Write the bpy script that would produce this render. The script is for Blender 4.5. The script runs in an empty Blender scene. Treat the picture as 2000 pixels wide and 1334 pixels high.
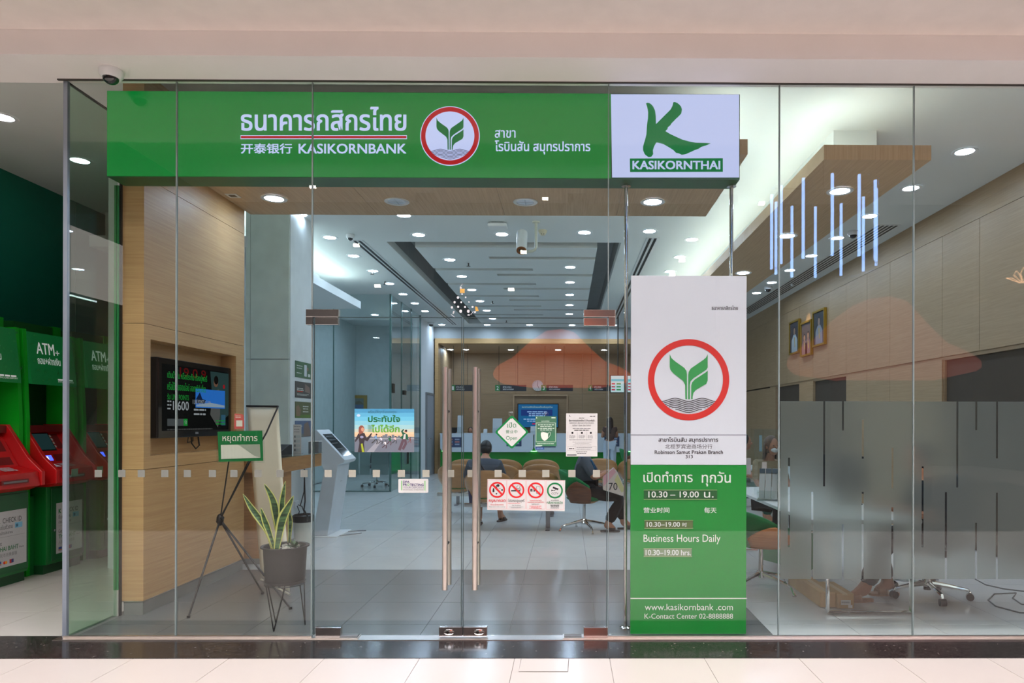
import bpy, bmesh, math, random
from mathutils import Vector, Matrix
random.seed(7)
S = bpy.context.scene
COL = S.collection
PI = math.pi

# ------------------------------------------------------------------ camera
F, CX, CY, EYE = 1333.0, 1118.0, 823.0, 1.5
YAW, ROLL = math.radians(0.43), math.radians(0.12)
cam_d = bpy.data.cameras.new('camera'); cam = bpy.data.objects.new('camera', cam_d); COL.objects.link(cam)
cam_d.sensor_width = 36; cam_d.lens = 36 * F / 2000
cam_d.shift_x = -(CX - 1000) / 2000; cam_d.shift_y = (CY - 667) / 2000
cam_d.clip_start = 0.05
CM = Matrix.Rotation(-YAW, 4, 'Z') @ Matrix.Rotation(PI / 2, 4, 'X') @ Matrix.Rotation(ROLL, 4, 'Z')
CM.translation = Vector((0, 0, EYE))
cam.matrix_world = CM
S.camera = cam
R3 = CM.to_3x3()

# ------------------------------------------------------------------ world, exposure
w = bpy.data.worlds.new('world'); S.world = w; w.use_nodes = True
w.node_tree.nodes['Background'].inputs[0].default_value = (1.0, 0.93, 0.88, 1)
w.node_tree.nodes['Background'].inputs[1].default_value = 0.10
S.view_settings.view_transform = 'Standard'; S.view_settings.look = 'None'
S.view_settings.gamma = 1; S.view_settings.use_curve_mapping = False
S.view_settings.exposure = 0.0
cy = S.cycles
cy.use_denoising = True
cy.max_bounces = 10; cy.diffuse_bounces = 4; cy.glossy_bounces = 4; cy.transmission_bounces = 6; cy.transparent_max_bounces = 24
cy.caustics_reflective = False; cy.caustics_refractive = False
cy.sample_clamp_indirect = 6
DOWN_L = 138.0      # downlight lens radiance
COVE_L = 28.0       # cove tubes
MALL_L = 15.5       # luminous ceiling panels of the mall

# ------------------------------------------------------------------ pixel -> world
def ray(px, py):
    return R3 @ Vector(((px - CX) / F, -(py - CY) / F, -1))
def P(px, py, Y):
    d = ray(px, py); return Vector((0, 0, EYE)) + d * (Y / d.y)
def PXX(px, py, X):
    d = ray(px, py); return Vector((0, 0, EYE)) + d * (X / d.x)
def G(px, py, z=0.0):
    d = ray(px, py); return Vector((0, 0, EYE)) + d * ((z - EYE) / d.z)

# ------------------------------------------------------------------ materials
def lin(c):
    return tuple((v / 255 / 12.92) if v / 255 <= 0.04045 else ((v / 255 + 0.055) / 1.055) ** 2.4 for v in c)
MATS = {}
def newmat(n):
    m = bpy.data.materials.new(n); m.use_nodes = True; m.node_tree.nodes.clear(); MATS[n] = m
    nt = m.node_tree; out = nt.nodes.new('ShaderNodeOutputMaterial'); return m, nt, out
def mat(n, c, rough=0.5, metal=0.0, var=0.05, scale=6.0, bump=0.0, spec=0.5, emit=0.0, ecol=None, coat=0.0):
    """procedural principled: colour gently varied by noise, optional bump"""
    if n in MATS: return MATS[n]
    m, nt, out = newmat(n)
    b = nt.nodes.new('ShaderNodeBsdfPrincipled'); nt.links.new(b.outputs[0], out.inputs[0])
    c = lin(c)
    tc = nt.nodes.new('ShaderNodeTexCoord'); no = nt.nodes.new('ShaderNodeTexNoise')
    no.inputs['Scale'].default_value = scale; no.inputs['Detail'].default_value = 4
    nt.links.new(tc.outputs['Object'], no.inputs['Vector'])
    r = nt.nodes.new('ShaderNodeMapRange'); nt.links.new(no.outputs[0], r.inputs[0])
    r.inputs[1].default_value = 0.3; r.inputs[2].default_value = 0.7
    r.inputs[3].default_value = 1 - var; r.inputs[4].default_value = 1 + var
    mx = nt.nodes.new('ShaderNodeVectorMath'); mx.operation = 'SCALE'; mx.inputs[0].default_value = c
    nt.links.new(r.outputs[0], mx.inputs['Scale']); nt.links.new(mx.outputs[0], b.inputs['Base Color'])
    b.inputs['Roughness'].default_value = rough; b.inputs['Metallic'].default_value = metal
    b.inputs['Specular IOR Level'].default_value = spec
    if coat: b.inputs['Coat Weight'].default_value = coat
    if bump:
        bp = nt.nodes.new('ShaderNodeBump'); bp.inputs['Strength'].default_value = bump; bp.inputs['Distance'].default_value = 0.01
        nt.links.new(no.outputs[0], bp.inputs['Height']); nt.links.new(bp.outputs[0], b.inputs['Normal'])
    if emit:
        b.inputs['Emission Color'].default_value = (*(lin(ecol) if ecol else c), 1); b.inputs['Emission Strength'].default_value = emit
    return m
def wood(n, c1, c2, sc=(1.2, 1.2, 42), rough=0.45):
    m, nt, out = newmat(n)
    b = nt.nodes.new('ShaderNodeBsdfPrincipled'); nt.links.new(b.outputs[0], out.inputs[0])
    tc = nt.nodes.new('ShaderNodeTexCoord'); mp = nt.nodes.new('ShaderNodeMapping'); mp.inputs['Scale'].default_value = sc
    nt.links.new(tc.outputs['Object'], mp.inputs[0])
    no = nt.nodes.new('ShaderNodeTexNoise'); no.inputs['Scale'].default_value = 1.6; no.inputs['Detail'].default_value = 6; no.inputs['Distortion'].default_value = 0.6
    nt.links.new(mp.outputs[0], no.inputs['Vector'])
    n2 = nt.nodes.new('ShaderNodeTexNoise'); n2.inputs['Scale'].default_value = 7; n2.inputs['Detail'].default_value = 5
    nt.links.new(mp.outputs[0], n2.inputs['Vector'])
    ad = nt.nodes.new('ShaderNodeMath'); ad.operation = 'MULTIPLY_ADD'; ad.inputs[1].default_value = 0.45
    nt.links.new(n2.outputs[0], ad.inputs[0]); nt.links.new(no.outputs[0], ad.inputs[2])
    cr = nt.nodes.new('ShaderNodeValToRGB'); cr.color_ramp.elements[0].position = 0.5; cr.color_ramp.elements[1].position = 0.92
    cr.color_ramp.elements[0].color = (*lin(c1), 1); cr.color_ramp.elements[1].color = (*lin(c2), 1)
    nt.links.new(ad.outputs[0], cr.inputs[0]); nt.links.new(cr.outputs[0], b.inputs['Base Color'])
    b.inputs['Roughness'].default_value = rough
    bp = nt.nodes.new('ShaderNodeBump'); bp.inputs['Strength'].default_value = 0.08; bp.inputs['Distance'].default_value = 0.004
    nt.links.new(ad.outputs[0], bp.inputs['Height']); nt.links.new(bp.outputs[0], b.inputs['Normal'])
    return m
def emis(n, c, s):
    if n in MATS: return MATS[n]
    m, nt, out = newmat(n); e = nt.nodes.new('ShaderNodeEmission')
    e.inputs[0].default_value = (*lin(c), 1); e.inputs[1].default_value = s; nt.links.new(e.outputs[0], out.inputs[0]); return m
def glass(n, tint=(0.945, 0.967, 0.958), f0=0.038, rough=0.0, gain=1.0):
    """thin architectural glass: tinted see-through plus Fresnel-weighted mirror"""
    m, nt, out = newmat(n)
    tr = nt.nodes.new('ShaderNodeBsdfTransparent'); tr.inputs[0].default_value = (*tint, 1)
    gl = nt.nodes.new('ShaderNodeBsdfGlossy'); gl.inputs['Roughness'].default_value = rough; gl.inputs[0].default_value = (gain, gain, gain, 1)
    ge = nt.nodes.new('ShaderNodeNewGeometry'); dt = nt.nodes.new('ShaderNodeVectorMath'); dt.operation = 'DOT_PRODUCT'
    nt.links.new(ge.outputs['Incoming'], dt.inputs[0]); nt.links.new(ge.outputs['Normal'], dt.inputs[1])
    ab = nt.nodes.new('ShaderNodeMath'); ab.operation = 'ABSOLUTE'; nt.links.new(dt.outputs['Value'], ab.inputs[0])
    su = nt.nodes.new('ShaderNodeMath'); su.operation = 'SUBTRACT'; su.inputs[0].default_value = 1; su.use_clamp = True; nt.links.new(ab.outputs[0], su.inputs[1])
    pw = nt.nodes.new('ShaderNodeMath'); pw.operation = 'POWER'; pw.inputs[1].default_value = 5; nt.links.new(su.outputs[0], pw.inputs[0])
    ma = nt.nodes.new('ShaderNodeMath'); ma.operation = 'MULTIPLY_ADD'; ma.inputs[1].default_value = 0.95; ma.inputs[2].default_value = f0
    nt.links.new(pw.outputs[0], ma.inputs[0])
    mx = nt.nodes.new('ShaderNodeMixShader'); nt.links.new(ma.outputs[0], mx.inputs[0]); nt.links.new(tr.outputs[0], mx.inputs[1]); nt.links.new(gl.outputs[0], mx.inputs[2])
    nt.links.new(mx.outputs[0], out.inputs[0]); return m
def frost(n, dif=0.24, rough=0.42, c=(186, 190, 186)):
    m, nt, out = newmat(n)
    rf = nt.nodes.new('ShaderNodeBsdfRefraction'); rf.inputs['IOR'].default_value = 1.18; rf.inputs['Roughness'].default_value = rough
    rf.inputs[0].default_value = (0.86, 0.9, 0.88, 1)
    df = nt.nodes.new('ShaderNodeBsdfDiffuse'); df.inputs[0].default_value = (*lin(c), 1)
    tl = nt.nodes.new('ShaderNodeBsdfTranslucent'); tl.inputs[0].default_value = (*lin(c), 1)
    m1 = nt.nodes.new('ShaderNodeMixShader'); m1.inputs[0].default_value = 0.5; nt.links.new(df.outputs[0], m1.inputs[1]); nt.links.new(tl.outputs[0], m1.inputs[2])
    m2 = nt.nodes.new('ShaderNodeMixShader'); m2.inputs[0].default_value = dif; nt.links.new(rf.outputs[0], m2.inputs[1]); nt.links.new(m1.outputs[0], m2.inputs[2])
    nt.links.new(m2.outputs[0], out.inputs[0]); return m

WHITE = mat('ceiling_paint', (222, 226, 224), 0.8, var=0.015, scale=2)
WALLW = mat('wall_paint', (222, 226, 228), 0.7, var=0.02, scale=2)
MALLW = mat('mall_paint', (243, 238, 235), 0.75, var=0.03, scale=1.5, bump=0.05)
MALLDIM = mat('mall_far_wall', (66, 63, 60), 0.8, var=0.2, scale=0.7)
OAK = wood('oak_veneer', (208, 168, 116), (192, 150, 100))
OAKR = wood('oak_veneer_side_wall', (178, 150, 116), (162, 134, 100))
OAKC = wood('oak_veneer_ceiling', (206, 176, 140), (186, 154, 118), sc=(40, 1.2, 1.2))
OAKCH = wood('bent_plywood', (188, 140, 92), (168, 122, 78), sc=(3, 3, 30), rough=0.3)
FLOORT = mat('white_floor_tile', (205, 207, 205), 0.16, var=0.03, scale=3, spec=0.5)
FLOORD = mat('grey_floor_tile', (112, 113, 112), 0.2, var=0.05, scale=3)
FLOORA = mat('entry_floor_tile', (196, 192, 184), 0.25, var=0.03, scale=3)
GROUT = mat('grout', (120, 120, 118), 0.8)
MALLT = mat('mall_floor_tile', (216, 205, 196), 0.22, var=0.03, scale=1.2)
STEEL = mat('brushed_steel', (232, 222, 214), 0.3, 1.0, var=0.04, scale=20)
CHROME = mat('chrome', (215, 215, 215), 0.08, 1.0, var=0.01)
DARKST = mat('dark_steel', (70, 66, 62), 0.3, 0.9, var=0.05)
BLACK = mat('black_plastic', (16, 16, 17), 0.35, var=0.1)
BLACKM = mat('black_metal', (30, 28, 27), 0.45, 0.3, var=0.1)
GREYP = mat('grey_plastic', (120, 122, 124), 0.5)
WHITEP = mat('white_plastic', (228, 230, 230), 0.35, var=0.01)
CREAM = mat('cream_fabric', (242, 238, 220), 0.85, var=0.03, scale=3, bump=0.1)
SKIRT = mat('skirting_grey', (128, 128, 124), 0.4, var=0.04)
SEAL = mat('silicone_seal', (128, 140, 138), 0.4, var=0.05)
GREENB = mat('green_enamel', (12, 104, 42), 0.35, var=0.04)
GREENL = mat('bright_green_enamel', (14, 170, 34), 0.35, var=0.04)
GREEND = mat('dark_green_panel', (10, 116, 92), 0.5, var=0.06, scale=1)
GREENF = mat('green_fabric', (16, 118, 60), 0.8, var=0.06, scale=30, bump=0.1)
REDB = mat('red_enamel', (190, 22, 24), 0.32, var=0.05)
REDD = mat('dark_red_plastic', (110, 14, 16), 0.4, var=0.05)
GLASS = glass('shopfront_glass')
GLASSI = glass('inner_glass', (0.91, 0.955, 0.95))
ACRYL = glass('clear_acrylic', (0.95, 0.97, 0.97), 0.05)
FROST = frost('frosted_film')
FROSTI = frost('frosted_film_inner', 0.5, 0.4, (150, 175, 172))
LENS = emis('downlight_lens', (203, 226, 255), DOWN_L)
LENSOFF = mat('unlit_lens', (176, 186, 200), 0.25, emit=0.18)
COVE = emis('cove_tube', (222, 242, 246), COVE_L)
def flat(c, n=None, rough=0.5):
    return mat(n or 'print_%02x%02x%02x' % tuple(c), c, rough, var=0.01)
def screen(c, s=1.0):
    return emis('screen_%02x%02x%02x_%d' % (*c, int(s * 100)), c, s)
def granite():
    m, nt, out = newmat('black_granite')
    b = nt.nodes.new('ShaderNodeBsdfPrincipled'); nt.links.new(b.outputs[0], out.inputs[0])
    tc = nt.nodes.new('ShaderNodeTexCoord'); v = nt.nodes.new('ShaderNodeTexVoronoi'); v.inputs['Scale'].default_value = 110
    nt.links.new(tc.outputs['Object'], v.inputs['Vector'])
    cr = nt.nodes.new('ShaderNodeValToRGB'); cr.color_ramp.interpolation = 'CONSTANT'
    cr.color_ramp.elements[0].color = (*lin((62, 56, 54)), 1); cr.color_ramp.elements[1].position = 0.5; cr.color_ramp.elements[1].color = (*lin((34, 31, 31)), 1)
    e = cr.color_ramp.elements.new(0.93); e.color = (*lin((120, 112, 106)), 1)
    nt.links.new(v.outputs['Color'], cr.inputs[0]); nt.links.new(cr.outputs[0], b.inputs['Base Color'])
    b.inputs['Roughness'].default_value = 0.15
    return m
GRAN = granite()

# ------------------------------------------------------------------ mesh helpers
class MB:
    def __init__(s): s.v = []; s.f = []
    def add(s, vs, fs):
        o = len(s.v); s.v += [Vector(v) for v in vs]; s.f += [[i + o for i in f] for f in fs]; return s
    def box(s, x0, x1, y0, y1, z0, z1):
        return s.add([(x0,y0,z0),(x1,y0,z0),(x1,y1,z0),(x0,y1,z0),(x0,y0,z1),(x1,y0,z1),(x1,y1,z1),(x0,y1,z1)],
                     [(0,3,2,1),(4,5,6,7),(0,1,5,4),(1,2,6,5),(2,3,7,6),(3,0,4,7)])
    def prism(s, pts, d):
        """pts: loop of 3-D points, d: extrusion vector"""
        d = Vector(d); pts = [Vector(p) for p in pts]; n = len(pts)
        return s.add(pts + [p + d for p in pts], [list(range(n))[::-1], list(range(n, 2*n))] + [(i, (i+1) % n, n + (i+1) % n, n + i) for i in range(n)])
    def cyl(s, a, b, r0, r1=None, n=14, cap=True):
        a, b = Vector(a), Vector(b); r1 = r0 if r1 is None else r1
        d = (b - a).normalized(); u = d.orthogonal().normalized(); v = d.cross(u)
        vs = []
        for p, r in ((a, r0), (b, r1)):
            for i in range(n):
                t = 2 * PI * i / n; vs.append(p + (u * math.cos(t) + v * math.sin(t)) * r)
        fs = [(i, (i+1) % n, n + (i+1) % n, n + i) for i in range(n)]
        if cap: fs += [list(range(n))[::-1], list(range(n, 2*n))]
        return s.add(vs, fs)
    def tube(s, pts, r, n=8):
        pts = [Vector(p) for p in pts]; rings = []
        u = None
        for i, p in enumerate(pts):
            d = (pts[min(i+1, len(pts)-1)] - pts[max(i-1, 0)]).normalized()
            if u is None: u = d.orthogonal().normalized()
            else: u = (u - d * u.dot(d)).normalized()
            v = d.cross(u); rr = r[i] if isinstance(r, (list, tuple)) else r
            rings.append([p + (u * math.cos(2*PI*k/n) + v * math.sin(2*PI*k/n)) * rr for k in range(n)])
        vs = [q for R in rings for q in R]; fs = []
        for i in range(len(pts)-1):
            for k in range(n): fs.append((i*n+k, i*n+(k+1) % n, (i+1)*n+(k+1) % n, (i+1)*n+k))
        fs += [list(range(n))[::-1], [(len(pts)-1)*n + k for k in range(n)]]
        return s.add(vs, fs)
    def lathe(s, prof, c=(0,0,0), n=24, cap=True):
        c = Vector(c); vs = []; m = len(prof)
        for r, z in prof:
            for k in range(n): vs.append(c + Vector((r * math.cos(2*PI*k/n), r * math.sin(2*PI*k/n), z)))
        fs = [(i*n+k, i*n+(k+1) % n, (i+1)*n+(k+1) % n, (i+1)*n+k) for i in range(m-1) for k in range(n)]
        if cap: fs += [list(range(n))[::-1], [(m-1)*n + k for k in range(n)]]
        return s.add(vs, fs)
    def ball(s, c, r, n=12, m=8):
        c = Vector(c); rr = r if isinstance(r, (tuple, list)) else (r, r, r)
        vs = [c + Vector((0, 0, rr[2]))]
        for j in range(1, m):
            a = PI * j / m
            for k in range(n): vs.append(c + Vector((rr[0]*math.sin(a)*math.cos(2*PI*k/n), rr[1]*math.sin(a)*math.sin(2*PI*k/n), rr[2]*math.cos(a))))
        vs.append(c - Vector((0, 0, rr[2]))); L = len(vs) - 1
        fs = [(0, 1+k, 1+(k+1) % n) for k in range(n)]
        for j in range(m-2):
            for k in range(n): a = 1+j*n; fs.append((a+k, a+n+k, a+n+(k+1) % n, a+(k+1) % n))
        a = 1+(m-2)*n; fs += [(a+k, L, a+(k+1) % n) for k in range(n)]
        return s.add(vs, fs)
    def grid(s, fn, nu, nv):
        vs = [fn(i/nu, j/nv) for j in range(nv+1) for i in range(nu+1)]
        return s.add(vs, [(j*(nu+1)+i, j*(nu+1)+i+1, (j+1)*(nu+1)+i+1, (j+1)*(nu+1)+i) for j in range(nv) for i in range(nu)])
    def xf(s, M):
        s.v = [M @ v for v in s.v]; return s
    def build(s, name, m, parent=None, smooth=False, bevel=0.0, solid=0.0, sub=0, kind=None, recalc=True):
        me = bpy.data.meshes.new(name); me.from_pydata([tuple(v) for v in s.v], [], [tuple(f) for f in s.f])
        bm = bmesh.new(); bm.from_mesh(me); bmesh.ops.recalc_face_normals(bm, faces=bm.faces) if recalc else None
        bm.to_mesh(me); bm.free()
        me.materials.append(m)
        if smooth: me.shade_smooth()
        o = bpy.data.objects.new(name, me); COL.objects.link(o)
        if smooth and not sub:
            try: me.set_sharp_from_angle(angle=math.radians(40))
            except Exception: pass
        if solid:
            md = o.modifiers.new('solid', 'SOLIDIFY'); md.thickness = solid; md.offset = 0
        if bevel:
            md = o.modifiers.new('bevel', 'BEVEL'); md.width = bevel; md.segments = 2; md.limit_method = 'ANGLE'
        if sub:
            md = o.modifiers.new('sub', 'SUBSURF'); md.levels = sub; md.render_levels = sub
        if parent: o.parent = parent
        if kind: o['kind'] = kind
        return o
def box(name, m, a, parent=None, bevel=0.0, kind=None):
    return MB().box(*a).build(name, m, parent, bevel=bevel, kind=kind)
def tag(o, label, cat, group=None):
    o['label'] = label; o['category'] = cat
    if group: o['group'] = group
    return o
def thing(name, label, cat, loc=(0,0,0), rz=0.0, group=None):
    o = bpy.data.objects.new(name, None); o.empty_display_size = 0.1; COL.objects.link(o)
    o.location = loc; o.rotation_euler = (0, 0, rz); return tag(o, label, cat, group)
def struct(name, loc=(0,0,0)):
    o = bpy.data.objects.new(name, None); COL.objects.link(o); o.location = loc; o['kind'] = 'structure'; return o
def dup(root, loc, rz=None, label=None):
    r = root.copy(); COL.objects.link(r); r.location = loc
    if rz is not None: r.rotation_euler = (0, 0, rz)
    if label: r['label'] = label
    for ch in list(root.children):
        c = ch.copy(); COL.objects.link(c); c.parent = r
        for g in list(ch.children):
            d = g.copy(); COL.objects.link(d); d.parent = c
    return r
ORD = ['first','second','third','fourth','fifth','sixth','seventh','eighth','ninth','tenth','eleventh','twelfth','thirteenth']

# ------------------------------------------------------------------ lettering and flat print
_txt = {}
def txt_mesh(s, bold):
    k = (s, bold)
    if k not in _txt:
        c = bpy.data.curves.new('t', 'FONT'); c.body = s; c.resolution_u = 3; c.offset = bold; c.fill_mode = 'BOTH' if hasattr(c, 'fill_mode') else c.fill_mode
        o = bpy.data.objects.new('t', c); COL.objects.link(o); bpy.context.view_layer.update()
        me = o.to_mesh(); vs = [(v.co.x, v.co.y) for v in me.vertices]; fs = [tuple(p.vertices) for p in me.polygons]
        o.to_mesh_clear(); bpy.data.objects.remove(o); bpy.data.curves.remove(c)
        x0, x1 = min(v[0] for v in vs), max(v[0] for v in vs); y0, y1 = min(v[1] for v in vs), max(v[1] for v in vs)
        _txt[k] = ([((v[0]-x0)/(x1-x0), (v[1]-y0)/(y1-y0)) for v in vs], fs, (x1-x0)/(y1-y0))
    return _txt[k]
class Board:
    """flat artwork on a plane; fn maps 2-D (x right, y down) to 3-D, nrm points at the viewer"""
    def __init__(s, parent, fn, nrm, eps=0.0012): s.p = parent; s.fn = fn; s.n = Vector(nrm); s.e = eps; s.d = {}
    def pt(s, x, y, L): return s.fn(x, y) + s.n * (s.e * L)
    def _a(s, name, m, vs, fs, L):
        mb = s.d.setdefault((name, m.name), MB()); mb.add([s.pt(x, y, L) for x, y in vs], fs)
    def poly(s, pts, m, L=1, name='print'): s._a(name, m, pts, [list(range(len(pts)))], L); return s
    def rect(s, x0, y0, x1, y1, m, L=1, name='print'): return s.poly([(x0,y0),(x1,y0),(x1,y1),(x0,y1)], m, L, name)
    def rrect(s, x0, y0, x1, y1, r, m, L=1, name='print'):
        pts = []
        for cx, cy, a in ((x1-r,y0+r,-90),(x1-r,y1-r,0),(x0+r,y1-r,90),(x0+r,y0+r,180)):
            for k in range(5): t = math.radians(a+k*22.5); pts.append((cx+r*math.cos(t), cy+r*math.sin(t)))
        return s.poly(pts, m, L, name)
    def disc(s, cx, cy, r, m, L=1, name='print', n=32, ry=None):
        ry = ry or r; return s.poly([(cx+r*math.cos(2*PI*k/n), cy+ry*math.sin(2*PI*k/n)) for k in range(n)], m, L, name)
    def ring(s, cx, cy, r1, r0, m, L=1, name='print', n=64):
        vs = [(cx+r*math.cos(2*PI*k/n), cy+r*math.sin(2*PI*k/n)) for r in (r1, r0) for k in range(n)]
        s._a(name, m, vs, [(k, (k+1) % n, n+(k+1) % n, n+k) for k in range(n)], L); return s
    def stroke(s, pts, w, m, L=1, name='print'):
        vs = []; n = len(pts)
        for i, (x, y) in enumerate(pts):
            a = pts[max(0, i-1)]; b = pts[min(n-1, i+1)]; dx, dy = b[0]-a[0], b[1]-a[1]; q = math.hypot(dx, dy) or 1
            vs += [(x-dy/q*w/2, y+dx/q*w/2), (x+dy/q*w/2, y-dx/q*w/2)]
        s._a(name, m, vs, [(2*i, 2*i+1, 2*i+3, 2*i+2) for i in range(n-1)], L); return s
    def text(s, t, x0, y0, x1, y1, m, L=2, bold=0.0, name='lettering'):
        v, f, asp = txt_mesh(t, 0.0)
        q = max(0.0, bold)*abs(y1-y0)*1.25
        for kk, (dx, dy) in enumerate(((0, 0),) if q == 0 else ((q, q*.6), (-q, q*.6), (q, -q*.6), (-q, -q*.6), (0, 0))):
            s._a(name, m, [(x0+q+(x1-x0-2*q)*a+dx, y1-q*.6-(y1-y0-1.2*q)*b+dy) for a, b in v], f, L+.1*kk)
        return s
    def lines(s, x0, x1, ys, h, m, L=2, name='lettering', seed=1, centre=False):
        """rows of print too small to read: word-length dashes"""
        rr = random.Random(seed)
        for y in ys:
            a, b = x0, x1
            if centre: q = rr.uniform(0, 0.22)*(x1-x0); a += q; b -= q
            else: b -= rr.uniform(0, 0.25)*(x1-x0)
            x = a
            while x < b:
                wd = rr.uniform(2, 6)*h; s.rect(x, y, min(x+wd, b), y+h, m, L, name); x += wd + h*0.7
        return s
    def done(s):
        for (name, mn), mb in s.d.items():
            o = mb.build(name, MATS[mn], s.p, kind='stuff' if name == 'triangle_pattern' else None)
        s.d = {}
def YB(parent, Y, eps=0.0012, loc=(0,0,0)):
    L = Vector(loc); return Board(parent, lambda x, y: P(x, y, Y) - L, (0, -1, 0), eps)
def XB(parent, X, sgn=1, eps=0.0012, loc=(0,0,0)):
    L = Vector(loc); return Board(parent, lambda x, y: PXX(x, y, X) - L, (sgn, 0, 0), eps)
def UV(parent, O, U, V, N, eps=0.0012):
    O, U, V = Vector(O), Vector(U), Vector(V); return Board(parent, lambda x, y: O + U*x - V*y, N, eps)

def emblem(b, cx, cy, R, red, green, ink, white=None, rim=None, L=1):
    k = R/286.0
    if rim: b.disc(cx, cy, R*1.03, rim, L, 'emblem', 64)
    if white: b.disc(cx, cy, R*0.9, white, L+1.5, 'emblem', 64)
    b.ring(cx, cy, R, R*0.845, red, L+2, 'emblem')
    T = lambda pts: [(cx+(x-450)*k, cy+(y-763)*k) for x, y in pts]
    b.poly(T([(317,583),(330,612),(358,636),(420,680),(435,702),(438,725),(438,900),(427,900),(425,800),(412,772),(340,716),(322,694),(317,672)]), green, L+2.5, 'emblem')
    b.poly(T([(447,900),(447,728),(451,706),(465,684),(555,622),(573,606),(584,583),(584,676),(575,692),(485,752),(463,775),(458,800),(458,900)]), green, L+2.5, 'emblem')
    b.poly(T([(468,900),(468,804),(476,780),(495,760),(572,710),(584,698),(584,768),(574,792),(500,836),(484,856),(478,882),(478,900)]), green, L+2.5, 'emblem')
    for j in range(7):
        y0 = 904 + 13*j
        h = math.sqrt(max(0, 240**2-(y0+2-763)**2)) if y0 < 1000 else 0
        pts = [(450+x, y0-11*math.cos(2*PI*(450+x-355)/190)) for x in [(-h)+2*h*i/40 for i in range(41)]]
        b.stroke(T(pts), 5.2*k, ink, L+1.8, 'emblem')

YG = 4.73                      # plane of the shopfront
def fx(px, Y=YG, py=800): return P(px, py, Y).x
ZC = 4.2                       # bank ceiling height
XR = 4.74                      # panelled right wall

# ================================================================== SETTING
# ---- floors: grout bed, single tiles in front, joined tiles further back
T = 0.62
XT0, YT0 = 1.45, 6.9
floor = struct('floor')
box('grout_bed', GROUT, (-6.2, XR+0.1, 4.76, 23, -0.12, -0.006), floor)
def tile_obj(name, m, parent, x0, x1, y0, y1, cache={}):
    g = 0.0018
    k = (round(x1-x0, 3), round(y1-y0, 3), m.name)
    if k not in cache:
        o = MB().box(g, x1-x0-g, g, y1-y0-g, -0.01, 0).build(name, m, parent)
        cache[k] = o.data
    else:
        o = bpy.data.objects.new(name, cache[k]); COL.objects.link(o); o.parent = parent
    o.location = (x0, y0, 0)
far = MB()
for j in range(-4, 26):
    for i in range(-8, 6):
        x0, x1 = XT0 + i*T, XT0 + (i+1)*T; y0, y1 = YT0 + j*T, YT0 + (j+1)*T
        x0, x1, y0, y1 = max(x0, -3.42), min(x1, XR), max(y0, 4.77), min(y1, 22.5)
        if x1-x0 < 0.02 or y1-y0 < 0.02: continue
        if y0 > 11.2:
            far.box(x0+0.0018, x1-0.0018, y0+0.0018, y1-0.0018, -0.01, 0)
        else:
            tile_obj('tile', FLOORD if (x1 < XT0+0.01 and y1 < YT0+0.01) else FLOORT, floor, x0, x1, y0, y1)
for j in range(16):            # left rooms, far
    for i in range(4):
        y0 = 7.0 + j*T*1.6; x1 = -3.43 - i*T
        far.box(max(x1-T, -6.0)+0.0018, x1-0.0018, max(y0, 9.72), y0+T*1.6-0.003, -0.01, 0) if y0+T*1.6 > 9.8 else None
far.build('far_tiles', FLOORT, floor, kind='stuff')
for j in range(8):             # cash machine lobby
    for i in range(5):
        x1 = -3.49 - i*T; tile_obj('tile', FLOORA, floor, max(x1-T, -6.08), x1, 4.76+j*T, 4.76+(j+1)*T)
# ---- mall floor in front of the threshold
mfl = struct('floor_outside')
box('grout_bed', mat('mall_grout', (150, 138, 128), 0.8), (-12, 14, -14, 4.32, -0.12, -0.004), mfl)
xm = fx(446, 4.31, 1290)
mt = MB(); mt2 = MB()
for i in range(-18, 22):
    x0 = xm + i*0.6
    for j in range(0, 30):
        y1 = 4.318 - j*0.6
        if -4 <= i*0.6+xm-0.0 <= 4 and j < 3 and -7 <= i < 12: tile_obj('tile', MALLT, mfl, x0, x0+0.6, y1-0.6, y1)
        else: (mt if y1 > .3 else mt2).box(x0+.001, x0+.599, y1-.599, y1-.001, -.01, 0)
mt.build('far_tiles', MALLT, mfl, kind='stuff'); mt2.build('reflection_dimming_tiles', mat('mall_tile_dimmed', (92, 84, 78), .3), mfl, kind='stuff')  # floor behind the camera coloured darker to weaken its reflection in the glass
b = Board(mfl, lambda x, y: G(x, y, 0.0), (0, 0, 1), 0.0006)
SCR = flat((120, 104, 92))
for pts in ([(1018, 1287), (1013, 1312), (1109, 1312)], [(1109, 1312), (1111, 1287)]):
    b.stroke(pts, 1.3, SCR, 1, 'hatch_joint')
b.done()
th = struct('trim_1')
ZG = lambda py, px=1000: G(px, py, 0).y
box('granite_strip', GRAN, (-9, 8, 4.32, 4.665, -0.05, 0.002), th)
box('metal_channel', STEEL, (-3.5, 5.2, 4.667, 4.77, -0.05, 0.006), th)
box('glazing_bead', STEEL, (fx(1187), 5.0, 4.70, 4.712, 0.006, 0.022), th)
box('glazing_bead', STEEL, (fx(130), fx(612), 4.70, 4.712, 0.006, 0.022), th)
box('granite_edge', GRAN, (-9, -3.5, 4.665, 4.77, -0.05, 0.001), th)

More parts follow.
